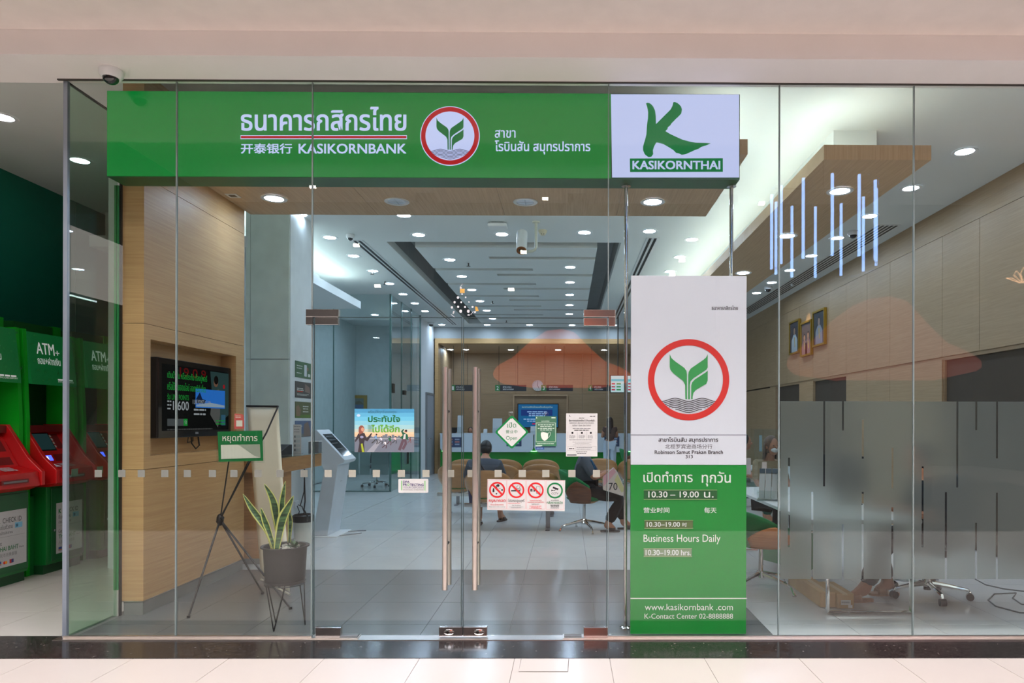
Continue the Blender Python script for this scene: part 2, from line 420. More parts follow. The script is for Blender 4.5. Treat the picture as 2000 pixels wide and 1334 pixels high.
# ---- ceiling with recessed tray
ceil = struct('ceiling')
HX0, HX1, HY0, HY1 = -2.73, 0.81, 10.3, 18.9
cb = MB()
cb.box(-6.3, XR+.1, 4.76, HY0, ZC, ZC+.12); cb.box(-6.3, XR+.1, HY1, 23, ZC, ZC+.12)
cb.box(-6.3, HX0, HY0, HY1, ZC, ZC+.12); cb.box(HX1, XR+.1, HY0, HY1, ZC, ZC+.12)
cb.build('ceiling_board', WHITE, ceil)
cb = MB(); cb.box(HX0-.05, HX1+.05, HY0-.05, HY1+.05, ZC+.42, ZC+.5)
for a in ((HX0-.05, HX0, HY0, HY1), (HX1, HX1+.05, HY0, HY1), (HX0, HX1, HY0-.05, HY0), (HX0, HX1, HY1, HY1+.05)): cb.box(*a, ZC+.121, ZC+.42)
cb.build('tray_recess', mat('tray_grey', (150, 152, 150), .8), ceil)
PX0, PX1 = -2.37, 0.46
left = [12.16 + 1.29*k for k in range(5)]; right = [11.3 + 1.31*k for k in range(6)]
def cuts(x0, x1, slots, bld):
    y = 10.62
    for s_ in sorted(slots):
        bld.box(x0, x1, y, s_-.09, ZC, ZC+.12); y = s_+.09
    bld.box(x0, x1, y, 18.75, ZC, ZC+.12)
tp = MB(); cuts(PX0, -1.3, left, tp); cuts(-1.3, -.62, left+right, tp); cuts(-.62, PX1, right, tp)
tp.build('slotted_panel', WHITE, ceil)
hg = MB()
for x in (-2.0, 0.1):
    for y in (11, 14, 17): hg.cyl((x, y, ZC+.12), (x, y, ZC+.42), .01, n=6)
hg.build('panel_hanger', WHITE, ceil)
# bulkhead over the glass, reaching out into the mall
bk = struct('trim_2')
box('soffit_box', MALLW, (-9, 9, 4.39, 4.76, 3.84, 4.0), bk)
box('upper_wall', MALLW, (-9, 9, 4.39, 4.76, 4.0, 4.7), bk)
box('front_soffit', mat('mall_paint_upper', (236, 226, 219), .8, var=.03), (-9, 9, 3.38, 4.389, 4.0, 4.12), bk)
box('front_parapet', MALLW, (-9, 9, 3.3, 3.38, 4.0, 4.9), bk)
box('shadow_gap', flat((60, 55, 50)), (-3.5, 8, 4.70, 4.715, 3.832, 3.84), bk)

# ---- walls
XW = -6.08; X0N = -3.45
wl = struct('wall_left')
for k in range(4):
    for z0, z1 in ((0, 1.1), (1.104, 2.3), (2.304, ZC)):
        MB().box(XW-.05, XW, 4.76+k*1.24+.003, 4.76+(k+1)*1.24-.003, z0, z1).build('panel', GREEND, wl)
box('backing', BLACK, (XW-.1, XW-.05, 4.7, 23, 0, ZC), wl)
box('lobby_end', GREEND, (XW, -4.6, 9.6, 9.7, 0, ZC), wl)
box('lobby_side', WALLW, (-4.66, -4.6, 6.96, 9.7, 0, ZC), wl)
box('lobby_return', WALLW, (-4.6, X0N, 6.93, 6.96, 0, ZC), wl)
box('outer_pier', mat('green_pier', (16, 96, 60), .5), (-9, XW, 4.7, 4.77, 0, ZC), wl)
# oak wall with screen niche
ow = struct('wall_niche')
X0, X1, Y0, Y1 = -3.43, -3.265, 5.285, 6.92
NY0, NY1, NZ0, NZ1 = 5.37, 6.75, 1.222, 2.136
box('skirting', SKIRT, (X0+.01, X1-.008, Y0+.008, Y1-.01, 0, .10), ow)
box('skirting_cap', STEEL, (X0+.004, X1-.002, Y0+.002, Y1-.004, .10, .108), ow)
def opanel(*a): return MB().box(*a).build('panel', OAK, ow)
g = .002
box('core', OAK, (X0+.004, X1-.15, Y0+.02, Y1-.005, .108, ZC-.01), ow)
opanel(X0, X1, Y0, NY0, .109, 1.12-g); opanel(X0, X1, Y0, NY0, 1.12+g, 2.25-g); opanel(X0, X1, Y0, Y1, 2.25+g, 3.38-g); opanel(X0, X1, Y0, Y1, 3.38+g, ZC)
opanel(X0+.016, X1, NY0, Y1, .109, 1.12-g); opanel(X0+.016, X1, NY0, Y1, 1.12+g, NZ0); opanel(X0+.016, X1, NY0, Y1, NZ1, 2.25-g)
opanel(X0+.016, X1, NY1, Y1, NZ0, NZ1)
# right wall: oak panels, band above, shadow gap, panels below with recesses
rw = struct('wall_right')
box('backing', mat('wall_backing', (70, 58, 44), .8), (XR+.05, XR+.1, 4.77, 23, 0, ZC), rw)
box('top_band', OAKR, (XR, XR+.05, 4.77, 22.5, 3.853, ZC), rw)
ys = [4.77, 5.5, 6.27, 7.04, 7.82, 8.6, 9.3, 10.0, 10.77, 11.57, 12.34, 13.14, 13.92, 14.7, 15.5, 16.3, 17.1, 17.9, 18.7, 19.5, 20.3, 21.1, 21.9, 22.5]
for i in range(len(ys)-1):
    MB().box(XR, XR+.05, ys[i]+.003, ys[i+1]-.003, 2.325, 3.848).build('panel', OAKR, rw)
    if ys[i] >= 8.55 and not (10.9 < ys[i] < 12.4) and not (13.9 < ys[i] < 14.8):
        MB().box(XR, XR+.05, ys[i]+.003, ys[i+1]-.003, 0, 2.29).build('panel', OAKR, rw)
box('recess_back', mat('recess_grey', (96, 90, 80), .7), (XR+.6, XR+.62, 4.77, 16, 0, 2.3), rw)
box('recess_lintel', OAKR, (XR+.02, XR+.6, 4.77, 16, 2.28, 2.324), rw)
box('recess_side', OAKR, (XR+.02, XR+.6, 8.58, 8.62, 0, 2.28), rw)
# back of the room
wb = struct('wall_back')
for z0, z1 in ((0, 1.2), (1.2, 2.4), (2.4, 3.87), (3.87, ZC)):
    for k in range(4): MB().box(-3.9+k*2.2+.002, -3.9+(k+1)*2.2-.002, 22.5, 22.55, z0+.002, z1-.002).build('panel', OAKR, wb)
box('end_wall', WALLW, (-9, XR+.1, 22.56, 22.6, 0, ZC), wb)
pt = struct('trim_3')
box('bulkhead', mat('bulkhead_grey', (168, 172, 172), .8), (-3.83, XR, 19.6, 19.9, 3.87, ZC), pt)
box('portal_header', OAK, (-3.80, XR, 19.58, 19.9, 3.73, 3.869), pt)
box('portal_jamb', OAK, (-3.80, -3.70, 19.58, 19.9, 0, 3.729), pt)
box('inner_soffit', OAKC, (-3.7, XR, 19.9, 22.5, 3.73, 3.78), pt)
box('inner_side', OAKR, (-3.86, -3.80, 19.9, 22.5, 0, 3.78), pt)
# white wall on the left behind the meeting room, with a grey door
wm = struct('wall_inner')
box('side_wall', WALLW, (-3.95, -3.83, 17.45, 19.58, 0, ZC), wm)
box('meeting_back_wall', mat('pale_teal_wall', (206, 214, 214), .7), (-9, -3.95, 19.4, 19.5, 0, ZC), wm)
d = struct('door_3'); dY0, dY1 = 18.5, 19.4
box('door_leaf', mat('grey_door', (150, 156, 164), .5), (-3.83, -3.80, dY0, dY1, 0.005, 2.22), d)
box('door_frame', GREYP, (-3.83, -3.785, dY0-.06, dY0, 0, 2.28), d); box('door_frame', GREYP, (-3.83, -3.785, dY1, dY1+.06, 0, 2.28), d)
box('door_frame', GREYP, (-3.83, -3.785, dY0, dY1, 2.22, 2.28), d)
MB().tube([(-3.80, 18.62, 1.02), (-3.74, 18.62, 1.02), (-3.74, 18.76, 1.02)], .012).build('door_handle', CHROME, d)
box('meeting_side_wall', MATS['pale_teal_wall'], (-6.06, -6.0, 9.74, 19.4, 0, ZC), wm)
box('meeting_front_wall', MATS['pale_teal_wall'], (-6.0, -4.6, 9.705, 9.74, 0, ZC), wm)
# mall shell behind the photographer
mw = struct('wall_mall')
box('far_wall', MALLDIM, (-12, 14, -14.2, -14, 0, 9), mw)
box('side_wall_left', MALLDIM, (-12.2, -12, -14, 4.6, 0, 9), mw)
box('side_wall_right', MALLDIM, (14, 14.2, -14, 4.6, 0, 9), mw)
box('shopfront_upper_wall', MALLW, (-12, 14, 4.6, 4.77, 4.7, 9), mw)
box('pier_left', MALLW, (-12, -9, 4.4, 4.77, 0, 4.7), mw); box('pier_right', MALLW, (5.4, 14, 4.7, 4.77, 0, 3.84), mw); box('pier_right_top', MALLW, (9, 14, 4.4, 4.77, 3.84, 4.7), mw)
FILLPAN = emis('fill_light_panel', (255, 244, 236), 2.2)  # unseen glowing side panels added to brighten the soffit and fascia
for k in range(5):
    pass
box('added_fill_panel', FILLPAN, (-12, -11.97, -9, 1, 4.6, 6.2), mw); box('added_fill_panel', FILLPAN, (13.97, 14, -9, 1, 4.6, 6.2), mw)
for k in range(5):
    box('column', mat('mall_column', (84, 80, 76), .6), (-10+k*5, -9.4+k*5, -13.6, -13, 0, 9), mw)
mc = struct('ceiling_mall')
box('ceiling_board', MALLW, (-12, 14, -14, 4.77, 9, 9.1), mc)
LP = emis('luminous_panel', (250, 246, 250), MALL_L)
for k in range(3):
    for i in range(4):
        box('luminous_panel', LP, (-8.5+i*5, -5.5+i*5, -8.5+k*4, -6.3+k*4, 8.97, 8.995), mc)
SPOTW = emis('spot_lens', (255, 240, 215), 60)

# ================================================================== DROPPED CEILING BOXES + COVE LIGHTS
r = thing('ceiling_canopy', 'flat oak canopy hanging over the entrance behind the long green sign', 'ceiling canopy', (-0.92, 6.2, 3.62))
SX0, SX1, SY0, SY1 = -3.262, 1.427, 5.40, 7.04
bd = [SX0, -1.95, -.65, .5, SX1]
for i in range(4):
    MB().box(bd[i]+.0015+.92, bd[i+1]-.0015+.92, SY0-6.2, SY1-6.2, 0, .12).build('panel', OAKC, r)
box('core', WHITE, (-1.9, 1.9, -.5, .5, .12, ZC-3.62), r)
MB().cyl((-1.9, .75, .17), (2.25, .75, .17), .014, n=6).build('cove_tube', COVE, r)
MB().cyl((2.28, -.7, .17), (2.28, .72, .17), .014, n=6).build('cove_tube', COVE, r)
r = thing('ceiling_canopy', 'long oak canopy running back over the desks on the right', 'ceiling canopy', (2.5, 5.5, 3.62))
box('panel', OAKC, (-.43, .44, 0, 9.5, 0, .12), r)
box('core', WHITE, (-.04, .36, .80, 9.2, .12, ZC-3.62), r)
MB().cyl((-.34, .15, .16), (-.34, 9.3, .16), .014, n=6).build('cove_tube', COVE, r)
MB().cyl((-.3, .30, .14), (.3, .30, .14), .012, n=6).build('cove_tube', COVE, r)
r = thing('ceiling_canopy', 'white dropped canopy with a cove glow on the left of the hall', 'ceiling canopy', (-4.8, 10.9, 3.68))
box('panel', WHITE, (-1.2, .78, -2.3, 2.4, 0, .14), r)
box('core', WHITE, (-1.2, .2, -2.0, 1.8, .14, ZC-3.68), r)
MB().cyl((.55, -2.2, .18), (.55, 2.0, .18), .016, n=6).build('cove_tube', emis('cove_tube_strong', (222, 242, 246), COVE_L*1.5), r)

# ================================================================== DOWNLIGHTS
def downlight(label, cat='light', lens=LENS, R=.1):
    r = thing('downlight', label, cat, (0,0,0), 0, 'recessed downlights')
    MB().lathe([(R*.86, -.004), (R*1.16, -.006), (R*1.2, -.001), (R*1.2, 0)], n=24, cap=False).build('trim_ring', WHITEP, r, True)
    MB().lathe([(0.0005, -.002), (R*.86, -.002)], n=20, cap=False).build('lens', lens, r)
    MB().box(-R*.86, R*.86, -.0012, .0012, -.006, -.0025).box(-.0012, .0012, -R*.86, R*.86, -.006, -.0025).build('louvre', CHROME, r)
    return r
p_on = [None]; p_off = [None]
p_lob = [None]
LENSL = emis('lobby_lens', (236, 240, 255), 22)
def light_at(x, y, z, label, on=True):
    slot = p_on if on is True else p_lob if on == 'lobby' else p_off
    if slot[0] is None:
        slot[0] = downlight(label, lens=LENS if on is True else LENSL if on == 'lobby' else LENSOFF); slot[0].location = (x, y, z-.001)
    else: dup(slot[0], (x, y, z-.001), None, label)
def row(desc, z, pts, start='nearest the glass'):
    n = len(pts)
    for i, (x, y) in enumerate(pts):
        w_ = ('first' if i == 0 else ORD[i]) if n > 1 else 'only'
        light_at(x, y, z, f'round downlight, {w_} from the front {desc}')
row('in the left row of the slotted panel', ZC, [(-1.97, 11.43+1.31*k) for k in range(6)])
row('in the right row of the slotted panel', ZC, [(.045, 11.95+1.3*k) for k in range(5)])
for i, (x, y) in enumerate([(-2.16, 9.91), (-.95, 9.86), (.24, 9.75), (1.16, 9.67)]):
    light_at(x, y, ZC, f'round downlight, {ORD[i]} from the left before the slotted ceiling panel')
row('in the row right of the double air slot', ZC, [(1.84, 10.1+1.08*k) for k in range(3)])
row('beside the cove glow on the left', ZC, [(-3.5, 8.95+1.12*k) for k in range(8)])
row('between long canopy and right wall', ZC, [(3.96, 6.78+1.07*k) for k in range(8)])
light_at(-2.15, 8.97, ZC, 'round downlight half hidden by the back edge of the oak entrance canopy')
for i, (x, y) in enumerate([(-4.9, 15.6), (-4.9, 17.4), (-5.3, 13.2)]): light_at(x, y, ZC, f'added round downlight inside the glazed meeting room, {ORD[i]} of three')  # lamps added to brighten the meeting room
light_at(-5.0, 11.1, 3.68, 'round downlight under the white dropped canopy on the left')
for i, px in enumerate((872, 957, 1037, 1117, 1196)):
    p = G(px, 641, ZC); light_at(p.x, 19.12, ZC, f'round downlight, {ORD[i]} from the left along the back bulkhead')
row('under the long oak canopy on the right', 3.62, [(2.5, 6.25), (2.5, 7.76), (2.5, 9.7), (2.5, 11.7)])
light_at(-2.8, 6.53, 3.62, 'round lit downlight at the left end of the oak entrance canopy')
light_at(.82, 6.58, 3.62, 'round lit downlight at the right end of the oak entrance canopy')
light_at(-1.65, 6.6, 3.62, 'dim downlight in the oak entrance canopy, left of the middle', False)
light_at(-.41, 6.6, 3.62, 'dim downlight in the oak entrance canopy, right of the middle', False)
light_at(-5.04, 6.12, ZC, 'round downlight over the cash machines, cut by the left edge of the photo', 'lobby')
light_at(-5.07, 7.13, ZC, 'round downlight over the cash machines, seen just inside the corner glass', 'lobby')
for i, (px, py) in enumerate([(880, 675), (910, 675), (998, 675), (1090, 675), (1180, 674)]):
    p = P(px, py, 21.3); light_at(p.x, 21.3, 3.73, f'round downlight, {ORD[i]} from the left inside the wooden teller recess')

# ================================================================== AIR SLOTS AND CEILING FITTINGS
def slots(label, x0, x1, y0, y1, n):
    r = thing('air_vent', label, 'air vent', ((x0+x1)/2, (y0+y1)/2, ZC)); W = x1-x0; L = (y1-y0)/2
    box('vent_frame', WHITEP, (-W/2, W/2, -L, L, -.006, -.0005), r)
    s_ = W/(n*2+1)
    for k in range(n): box('slot', BLACK, (-W/2+s_*(2*k+1), -W/2+s_*(2*k+2), -L+.03, L-.03, -.010, -.0062), r)
slots('two-slot linear air vent left of the slotted ceiling panel', -3.24, -3.06, 10.2, 19.1, 2)
slots('two-slot linear air vent right of the slotted ceiling panel', 1.16, 1.35, 10.0, 17.9, 2)
slots('long four-slot air vent along the right oak wall', 4.22, 4.56, 9.3, 17.0, 5)
def domecam(label, loc, R=.06, rz=0):
    r = thing('dome_camera', label, 'camera', loc, rz, 'security cameras')
    MB().lathe([(R*.95, 0), (R, -.01), (R*.97, -.04), (R*.75, -.058), (R*.7, -.058)], n=24).build('housing', WHITEP, r, True); hs_ = r.children[0] if r.children else r
    MB().ball((0, -.006, -.055), (R*.68, R*.68, R*.62), 16, 10).build('dome', mat('smoked_dome', (22, 22, 26), .08, coat=.6), r, True)
    return r
p = G(209, 130, 3.84); domecam('white dome camera with smoked bubble under the mall soffit at top left', (p.x, 4.58, 3.84), .072)
def at_c(px, py, z=ZC): p = G(px, py, z); return (p.x, p.y, z)
domecam('small white dome camera beside the front end of the left air slots', at_c(684, 458))
domecam('white dome camera near the four-slot vent, seen through the hanging light reflection', at_c(1666, 452), .075)
domecam('white dome camera near the far end of the four-slot vent', at_c(1500, 560), .085)
domecam('tiny dome camera far back on the left near the inner door', at_c(842, 630), .09)
r = thing('ceiling_sensor', 'white rounded square wireless box on the ceiling left of the bullet camera', 'ceiling box', at_c(972, 436))
box('body', WHITEP, (-.13, .13, -.1, .1, -.065, -.012), r, .02); box('base', GREYP, (-.08, .08, -.06, .06, -.012, 0), r)
r = thing('smoke_detector', 'cream round smoke detector right of the bullet camera arm', 'detector', at_c(1060, 450))
MB().lathe([(.06, 0), (.062, -.02), (.045, -.05), (.03, -.07), (.001, -.07)], n=20).build('body', mat('cream_plastic', (214, 204, 176), .5), r, True)
MB().box(-.02, -.012, -.048, -.03, -.066, -.055).box(.012, .02, -.048, -.03, -.066, -.055).build('vent', BLACK, r)
c = at_c(1047, 433)
r = thing('bullet_camera', 'white bullet camera on a bent cream arm hanging from the ceiling', 'camera', c, 0, 'security cameras')
ar = mat('cream_arm', (200, 200, 184), .4)
MB().lathe([(.055, 0), (.05, -.015), (.02, -.02)], n=18).build('flange', ar, r, True)
MB().tube([(0,0,-.01), (0,0,-.34), (-.015,0,-.38), (-.05,0,-.40), (-.18,0,-.41)], .02, 10).build('arm', ar, r, True)
MB().cyl((-.19, .06, -.14), (-.19, -.10, -.41), .072, n=24).build('housing', WHITEP, r, True)
MB().cyl((-.19, -.098, -.407), (-.19, -.108, -.423), .066, n=24).build('lens_ring', mat('copper_ring', (150, 92, 50), .3, .6), r, True)
MB().box(-.225, -.155, -.135, -.115, -.432, -.412).build('lens', BLACK, r)
for i, (px, py) in enumerate([(915, 514), (962, 588), (989, 626), (727, 530), (752, 550)]):
    c = at_c(px, py); r = thing('sprinkler', f'small ceiling sprinkler head, {ORD[i]} counted from the front', 'sprinkler', c, 0, 'sprinkler heads')
    MB().cyl((0,0,0), (0,0,-.05), .012, n=8).lathe([(.035, -.05), (.035, -.055)], n=12).build('head', DARKST, r)
p = G(455, 382, 3.62); r = thing('ceiling_plate', 'small square notice plate on the oak entrance canopy at left', 'plate', (p.x, p.y, 3.62))
box('plate', WHITEP, (-.055, .055, -.055, .055, -.004, 0), r); box('slot', DARKST, (-.03, .03, -.03, .03, -.006, -.004), r)

# ================================================================== SHOPFRONT GLASS
def pane(parent, px0, px1, z0, z1, Y=YG, name='glass_pane', m=GLASS):
    return box(name, m, (fx(px0, Y)+.002, fx(px1, Y)-.002, Y-.006, Y+.006, z0, z1), parent)
def sealv(parent, px, z0, z1, w=.0065, m=SEAL):
    x = fx(px); return box('glass_joint', m, (x-w/2, x+w/2, YG-.0065, YG+.0065, z0, z1), parent)
ZT = 3.835; ZD = P(900, 620, YG).z
win = struct('window_1')
for a, b_ in ((130, 344.5), (344.5, 609.5), (1187.5, 1521), (1521, 1783.5), (1783.5, 2260)): pane(win, a, b_, .006, ZT)
pane(win, 611, 1187.5, ZD+.004, ZT, name='transom_pane')
for px in (344.5, 1521, 1783.5): sealv(win, px, .006, ZT, .009)
sealv(win, 609.5, .006, ZT, .009); sealv(win, 1187.5, ZD, ZT, .007); sealv(win, 1188.5, .006, ZD-.03, .005)
xc = fx(130)
box('corner_post', mat('corner_aluminium', (150, 160, 172), .35, .5), (xc-.018, xc+.010, YG-.012, YG+.012, .0, ZT), win)
box('return_pane', glass('return_glass', (.74, .87, .78), .025, gain=.6), (xc-.006, xc+.006, YG+.014, 5.25, .004, ZT), win)
box('return_rail', DARKST, (xc-.008, xc+.008, YG+.014, 5.25, ZT-.012, ZT), win)
GPOST = mat('green_post', (40, 150, 84), .4)
box('return_stop', GPOST, (xc-.02, xc+.012, 5.25, 5.285, 0.2, 3.3), win)
box('return_stop_foot', mat('stop_foot', (190, 190, 180), .4), (xc-.02, xc+.012, 5.25, 5.285, 0, .2), win)
box('return_seal', BLACK, (xc+.012, xc+.022, 5.262, 5.285, 0, 3.6), win)
# square manifestation stickers on each pane
SQ2 = mat('marker_film_pale', (166, 164, 150), .7, var=.02)
SQ = mat('marker_film', (122, 124, 116), .7, var=.02)
for px in (145, 192, 238, 276, 322, 366, 415, 457, 504, 547, 594): 
    q0, q1 = P(px-7, 932, YG-.0075), P(px+7, 918, YG-.0075)
    if px == 145: continue
    box('marker_square', SQ, (q0.x, q1.x, YG-.0085, YG-.0065, q0.z, q1.z), win)
for k in range(2):
    z0 = P(300, 932, YG).z; box('marker_square', SQ, (xc-.009, xc-.0065, YG+.06+k*.26, YG+.12+k*.26, z0, z0+.05), win)
# frosted film with clear slits on the two right panes
def film(px0, px1, py0, py1, sl, w=4.0):
    mb = MB(); Yf = YG+.0085
    def q(a, b_, c_, d_):
        p0, p1 = P(a, d_, Yf), P(b_, c_, Yf); p0.x = P(a, 950, Yf).x; p1.x = P(b_, 950, Yf).x; p0.z = P(1760, d_, Yf).z; p1.z = P(1760, c_, Yf).z; mb.add([(p0.x, Yf-.0008, p0.z), (p1.x, Yf-.0008, p0.z), (p1.x, Yf-.0008, p1.z), (p0.x, Yf-.0008, p1.z), (p0.x, Yf+.0008, p0.z), (p0.x, Yf+.0008, p1.z), (p1.x, Yf+.0008, p1.z), (p1.x, Yf+.0008, p0.z)], [(0, 1, 2, 3), (4, 5, 6, 7)])
    xs = sorted(set(s_[0] for s_ in sl)); x = px0
    for s_ in xs:
        q(x, s_-w/2, py0, py1); y = py0
        for (_, a, b_) in sorted([t for t in sl if t[0] == s_], key=lambda t: t[1]):
            if a > y: q(s_-w/2, s_+w/2, y, a)
            y = b_
        if y < py1: q(s_-w/2, s_+w/2, y, py1)
        x = s_+w/2
    q(x, px1, py0, py1)
    return mb.build('frosted_film', FROST, win, recalc=False)
film(1524, 1781, 784, 1131, [(1541,894,1069),(1586.5,961,1131),(1609.5,784,950),(1646,784,841),(1646,1024,1131),(1685,820,896),(1685,961,1131),(1743,875,954),(1743,991,1131)])
film(1786, 2200, 784, 1131, [(1802,911,1069),(1847.5,961,1131),(1869.5,784,952),(1906.5,784,840),(1906.5,1021,1131),(1947,784,895),(1947,962,1131)])

# doors
MIR = mat('mirror_steel', (214, 208, 206), .16, 1.0, var=.02)
def handle(parent, px):
    x = fx(px); z0, z1 = P(px, 1152, YG-.075).z, P(px, 717, YG-.075).z
    for Y, n in ((YG-.075, 'pull_handle'), (YG+.075, 'pull_handle')):
        MB().cyl((x, Y, z0), (x, Y, z1), .0185, n=20).build(n, STEEL, parent, True)
    mb = MB()
    for z in (z0+.3, z1-.3): mb.cyl((x, YG-.075, z), (x, YG+.075, z), .009, n=10)
    mb.build('handle_spacer', DARKST, parent, True)
def fit(parent, px0, py0, px1, py1, name='patch_fitting', m=MIR, t=.02):
    a, b_ = P(px0, py1, YG-t), P(px1, py0, YG-t)
    return box(name, m, (a.x, b_.x, YG-t, YG+t, a.z, b_.z), parent, .002)
for n, pa, pb, hx in (('door_1', 613, 902.5, 873.5), ('door_2', 904.5, 1186, 931)):
    d = struct(n)
    box('glass_pane', GLASS, (fx(pa)+.002, fx(pb)-.002, YG-.006, YG+.006, .02, ZD-.004), d)
    e = MB()
    e.box(fx(pa)+.0005, fx(pa)+.004, YG-.0063, YG+.0063, .02, ZD-.004); e.box(fx(pb)-.004, fx(pb)-.0005, YG-.0063, YG+.0063, .02, ZD-.004)
    e.build('pane_edge', mat('glass_edge', (58, 74, 72), .3), d)
    box('pane_edge', MATS['glass_edge'], (fx(pa), fx(pb), YG-.0063, YG+.0063, ZD-.004, ZD), d)
    handle(d, hx)
    if n == 'door_1':
        fit(d, 616, 1226, 665, 1245); fit(d, 615, 620, 660, 634, m=MIR)
        fit(d, 857, 1225, 903, 1243, 'lock_fitting')
        lx = (866, 890)
    else:
        fit(d, 1140, 1226, 1187, 1245); fit(d, 1140, 621, 1186, 636)
        fit(d, 904.5, 1225, 951, 1243, 'lock_fitting')
        lx = (926, 947)
    c0 = P(sum(lx)/2-1, 1234.5, YG-.02)
    M_ = Matrix.Translation(c0) @ Matrix.Rotation(PI/2, 4, 'X')
    MB().lathe([(.02, 0), (.02, .006), (.017, .008)], n=20).xf(M_ @ Matrix.Scale(1.7, 4, (1,0,0))).build('lock_rose', CHROME, d, True)
    MB().lathe([(.011, 0), (.011, .012)], n=14).xf(M_ @ Matrix.Translation((-.008, 0, 0))).build('lock_cylinder', DARKST, d, True)
    mk = (641, 688, 735, 784, 832, 880) if n == 'door_1' else (920, 973, 1020, 1066, 1117, 1165)
    for px in mk:
        q0, q1 = P(px-7, 932, YG-.0075), P(px+7, 918, YG-.0075); box('marker_square', SQ, (q0.x, q1.x, YG-.0085, YG-.0065, q0.z, q1.z), d).data.materials[0] = SQ2
fit(win, 597, 604, 661, 618.5, 'patch_fitting', MIR); fit(win, 597, 618.5, 610.5, 634, 'patch_fitting', MIR)
fit(win, 1140, 605, 1202, 618.8, 'patch_fitting', MIR); fit(win, 1188.5, 618.8, 1202, 637, 'patch_fitting', MIR)
r = thing('floor_spring_plate', 'flat steel floor spring plate under the left door corner', 'floor plate', (fx(655), YG, .006), 0, 'floor spring plates')
box('plate', STEEL, (-.17, .17, -.045, .05, 0, .005), r); box('shoe', GREYP, (.04, .16, -.02, .035, .005, .012), r)
r = thing('floor_spring_plate', 'flat steel floor spring plate under the right door corner', 'floor plate', (fx(1148), YG, .006), 0, 'floor spring plates')
box('plate', STEEL, (-.17, .17, -.045, .05, 0, .005), r); box('shoe', GREYP, (-.16, -.04, -.02, .035, .005, .012), r)

# ================================================================== MAIN SIGN
LIL = (206, 214, 255)
Ys = 4.85
r = thing('fascia_sign', 'long green illuminated bank sign with white lettering hanging behind the top of the glass', 'sign', (0, Ys, 3.24))
o = Vector((0, Ys, 3.24))
sx0, sx1 = P(208, 345, Ys).x, P(1445, 345, Ys).x; sz0, sz1 = P(820, 346.5, Ys).z, P(820, 181, Ys).z
SGREEN = mat('sign_green', (0, 70, 26), .3, var=.01, emit=.85, ecol=(0, 124, 46))
DKG = mat('sign_housing', (26, 84, 42), .35)
box('housing', DKG, (sx0, sx1, .004, .2, sz0-3.24-.003, sz1-3.24+.003), r)
box('sign_face', SGREEN, (sx0+.004, P(1193, 300, Ys).x, 0, .0035, sz0-3.24, sz1-3.24), r)
b = YB(r, Ys, .0012, o)
SW = emis('sign_letter_glow', (204, 212, 255), 1.0); SR = emis('sign_red_glow', (205, 32, 38), .75); SG2 = emis('sign_green_glow', (10, 120, 58), .8)
SWK = emis('sign_white_face', (205, 212, 255), .95)
b.text('ธนาคารกสิกรไทย', 471, 209, 794, 256, SW, 3, .016)
b.rect(470, 264.5, 795, 272, SW, 2, 'rule'); b.rect(471, 265.8, 794, 270.5, SR, 3, 'rule')
b.text('开泰银行', 471, 280.5, 571, 300.5, SW, 3, .02)
b.text('KASIKORNBANK', 583.5, 281, 794, 300.5, SW, 3, .022)
emblem(b, 879, 266, 56.5, SR, SG2, emis('sign_ink', (40, 46, 90), .6), SW, SW, 2)
b.text('สาขา', 966.5, 254, 1007, 269.5, SW, 3, .012)
b.text('โรบินสัน สมุทรปราการ', 966.5, 274.5, 1153, 302, SW, 3, .012)
b.poly([(1193, 184.5), (1443.5, 185), (1443.5, 347), (1195.5, 347)], SWK, 3, 'white_face')
K = [(1205,175),(1216,171),(1232,175),(1250,192),(1264,222),(1269,260),(1270,310),(1300,280),(1335,245),(1365,215),(1378,190),(1383,167),(1394,166),(1415,176),(1433,195),(1439,215),(1434,242),(1415,262),(1395,280),(1385,292),(1372,303),(1364,318),(1347,330),(1345,343),(1331,355),(1360,373),(1400,392),(1440,410),(1490,424),(1530,431),(1590,432),(1627,435),(1600,447),(1565,458),(1548,470),(1520,480),(1490,494),(1462,506),(1438,510),(1418,500),(1400,497),(1385,480),(1350,458),(1318,440),(1290,432),(1272,430),(1258,455),(1250,480),(1252,505),(1240,522),(1222,525),(1198,508),(1186,480),(1186,455),(1198,415),(1208,375),(1211,320),(1218,270),(1219,230),(1213,200)]
KG = emis('sign_brush_green', (4, 128, 66), .8)
b.poly([(900+x/3.3333, 150+y/3.3333) for x, y in K], KG, 4, 'brush_letter')
b.poly([(1230, 310), (1411.5, 309.5), (1411.5, 336), (1230.5, 336.5)], KG, 4, 'name_plate')
b.text('KASIKORNTHAI', 1235, 314.5, 1406.5, 331.5, SWK, 5, .03)
b.done()

# two steel poles and the hanging pylon panel
for lab, px, zb in (('tall steel tube standing left of the white and green panel', 1222.5, 0.0), ('short steel tube from the sign down to the right of the tall panel', 1428, 2.40)):
    x = fx(px, 4.95, 600)
    r = thing('sign_pole', lab, 'pole', (x, 4.95, zb), 0, 'steel sign poles')
    MB().cyl((0,0,0), (0,0,3.235-zb), .0135, n=16).build('tube', CHROME, r, True)
    MB().lathe([(.034, 0), (.034, .006), (.016, .01), (.016, .03)], (0, 0, 3.205-zb) if True else (0,0,0), 20).xf(Matrix.Translation((0,0,0))).build('top_flange', CHROME, r, True)
    if zb == 0: MB().lathe([(.04, 0), (.04, .008), (.016, .014)], n=20).build('base_flange', CHROME, r, True)
Yp = 4.775
r = thing('pylon_panel', 'tall white and green opening-hours panel with round red emblem', 'sign', (1.0, Yp, 0))
o = Vector((1.0, Yp, 0))
a0, a1 = P(1231.2, 1245, Yp), P(1458.5, 539, Yp); mid = P(1300, 908, Yp).z
WPAN = mat('panel_white', (232, 230, 240), .35, var=.01)
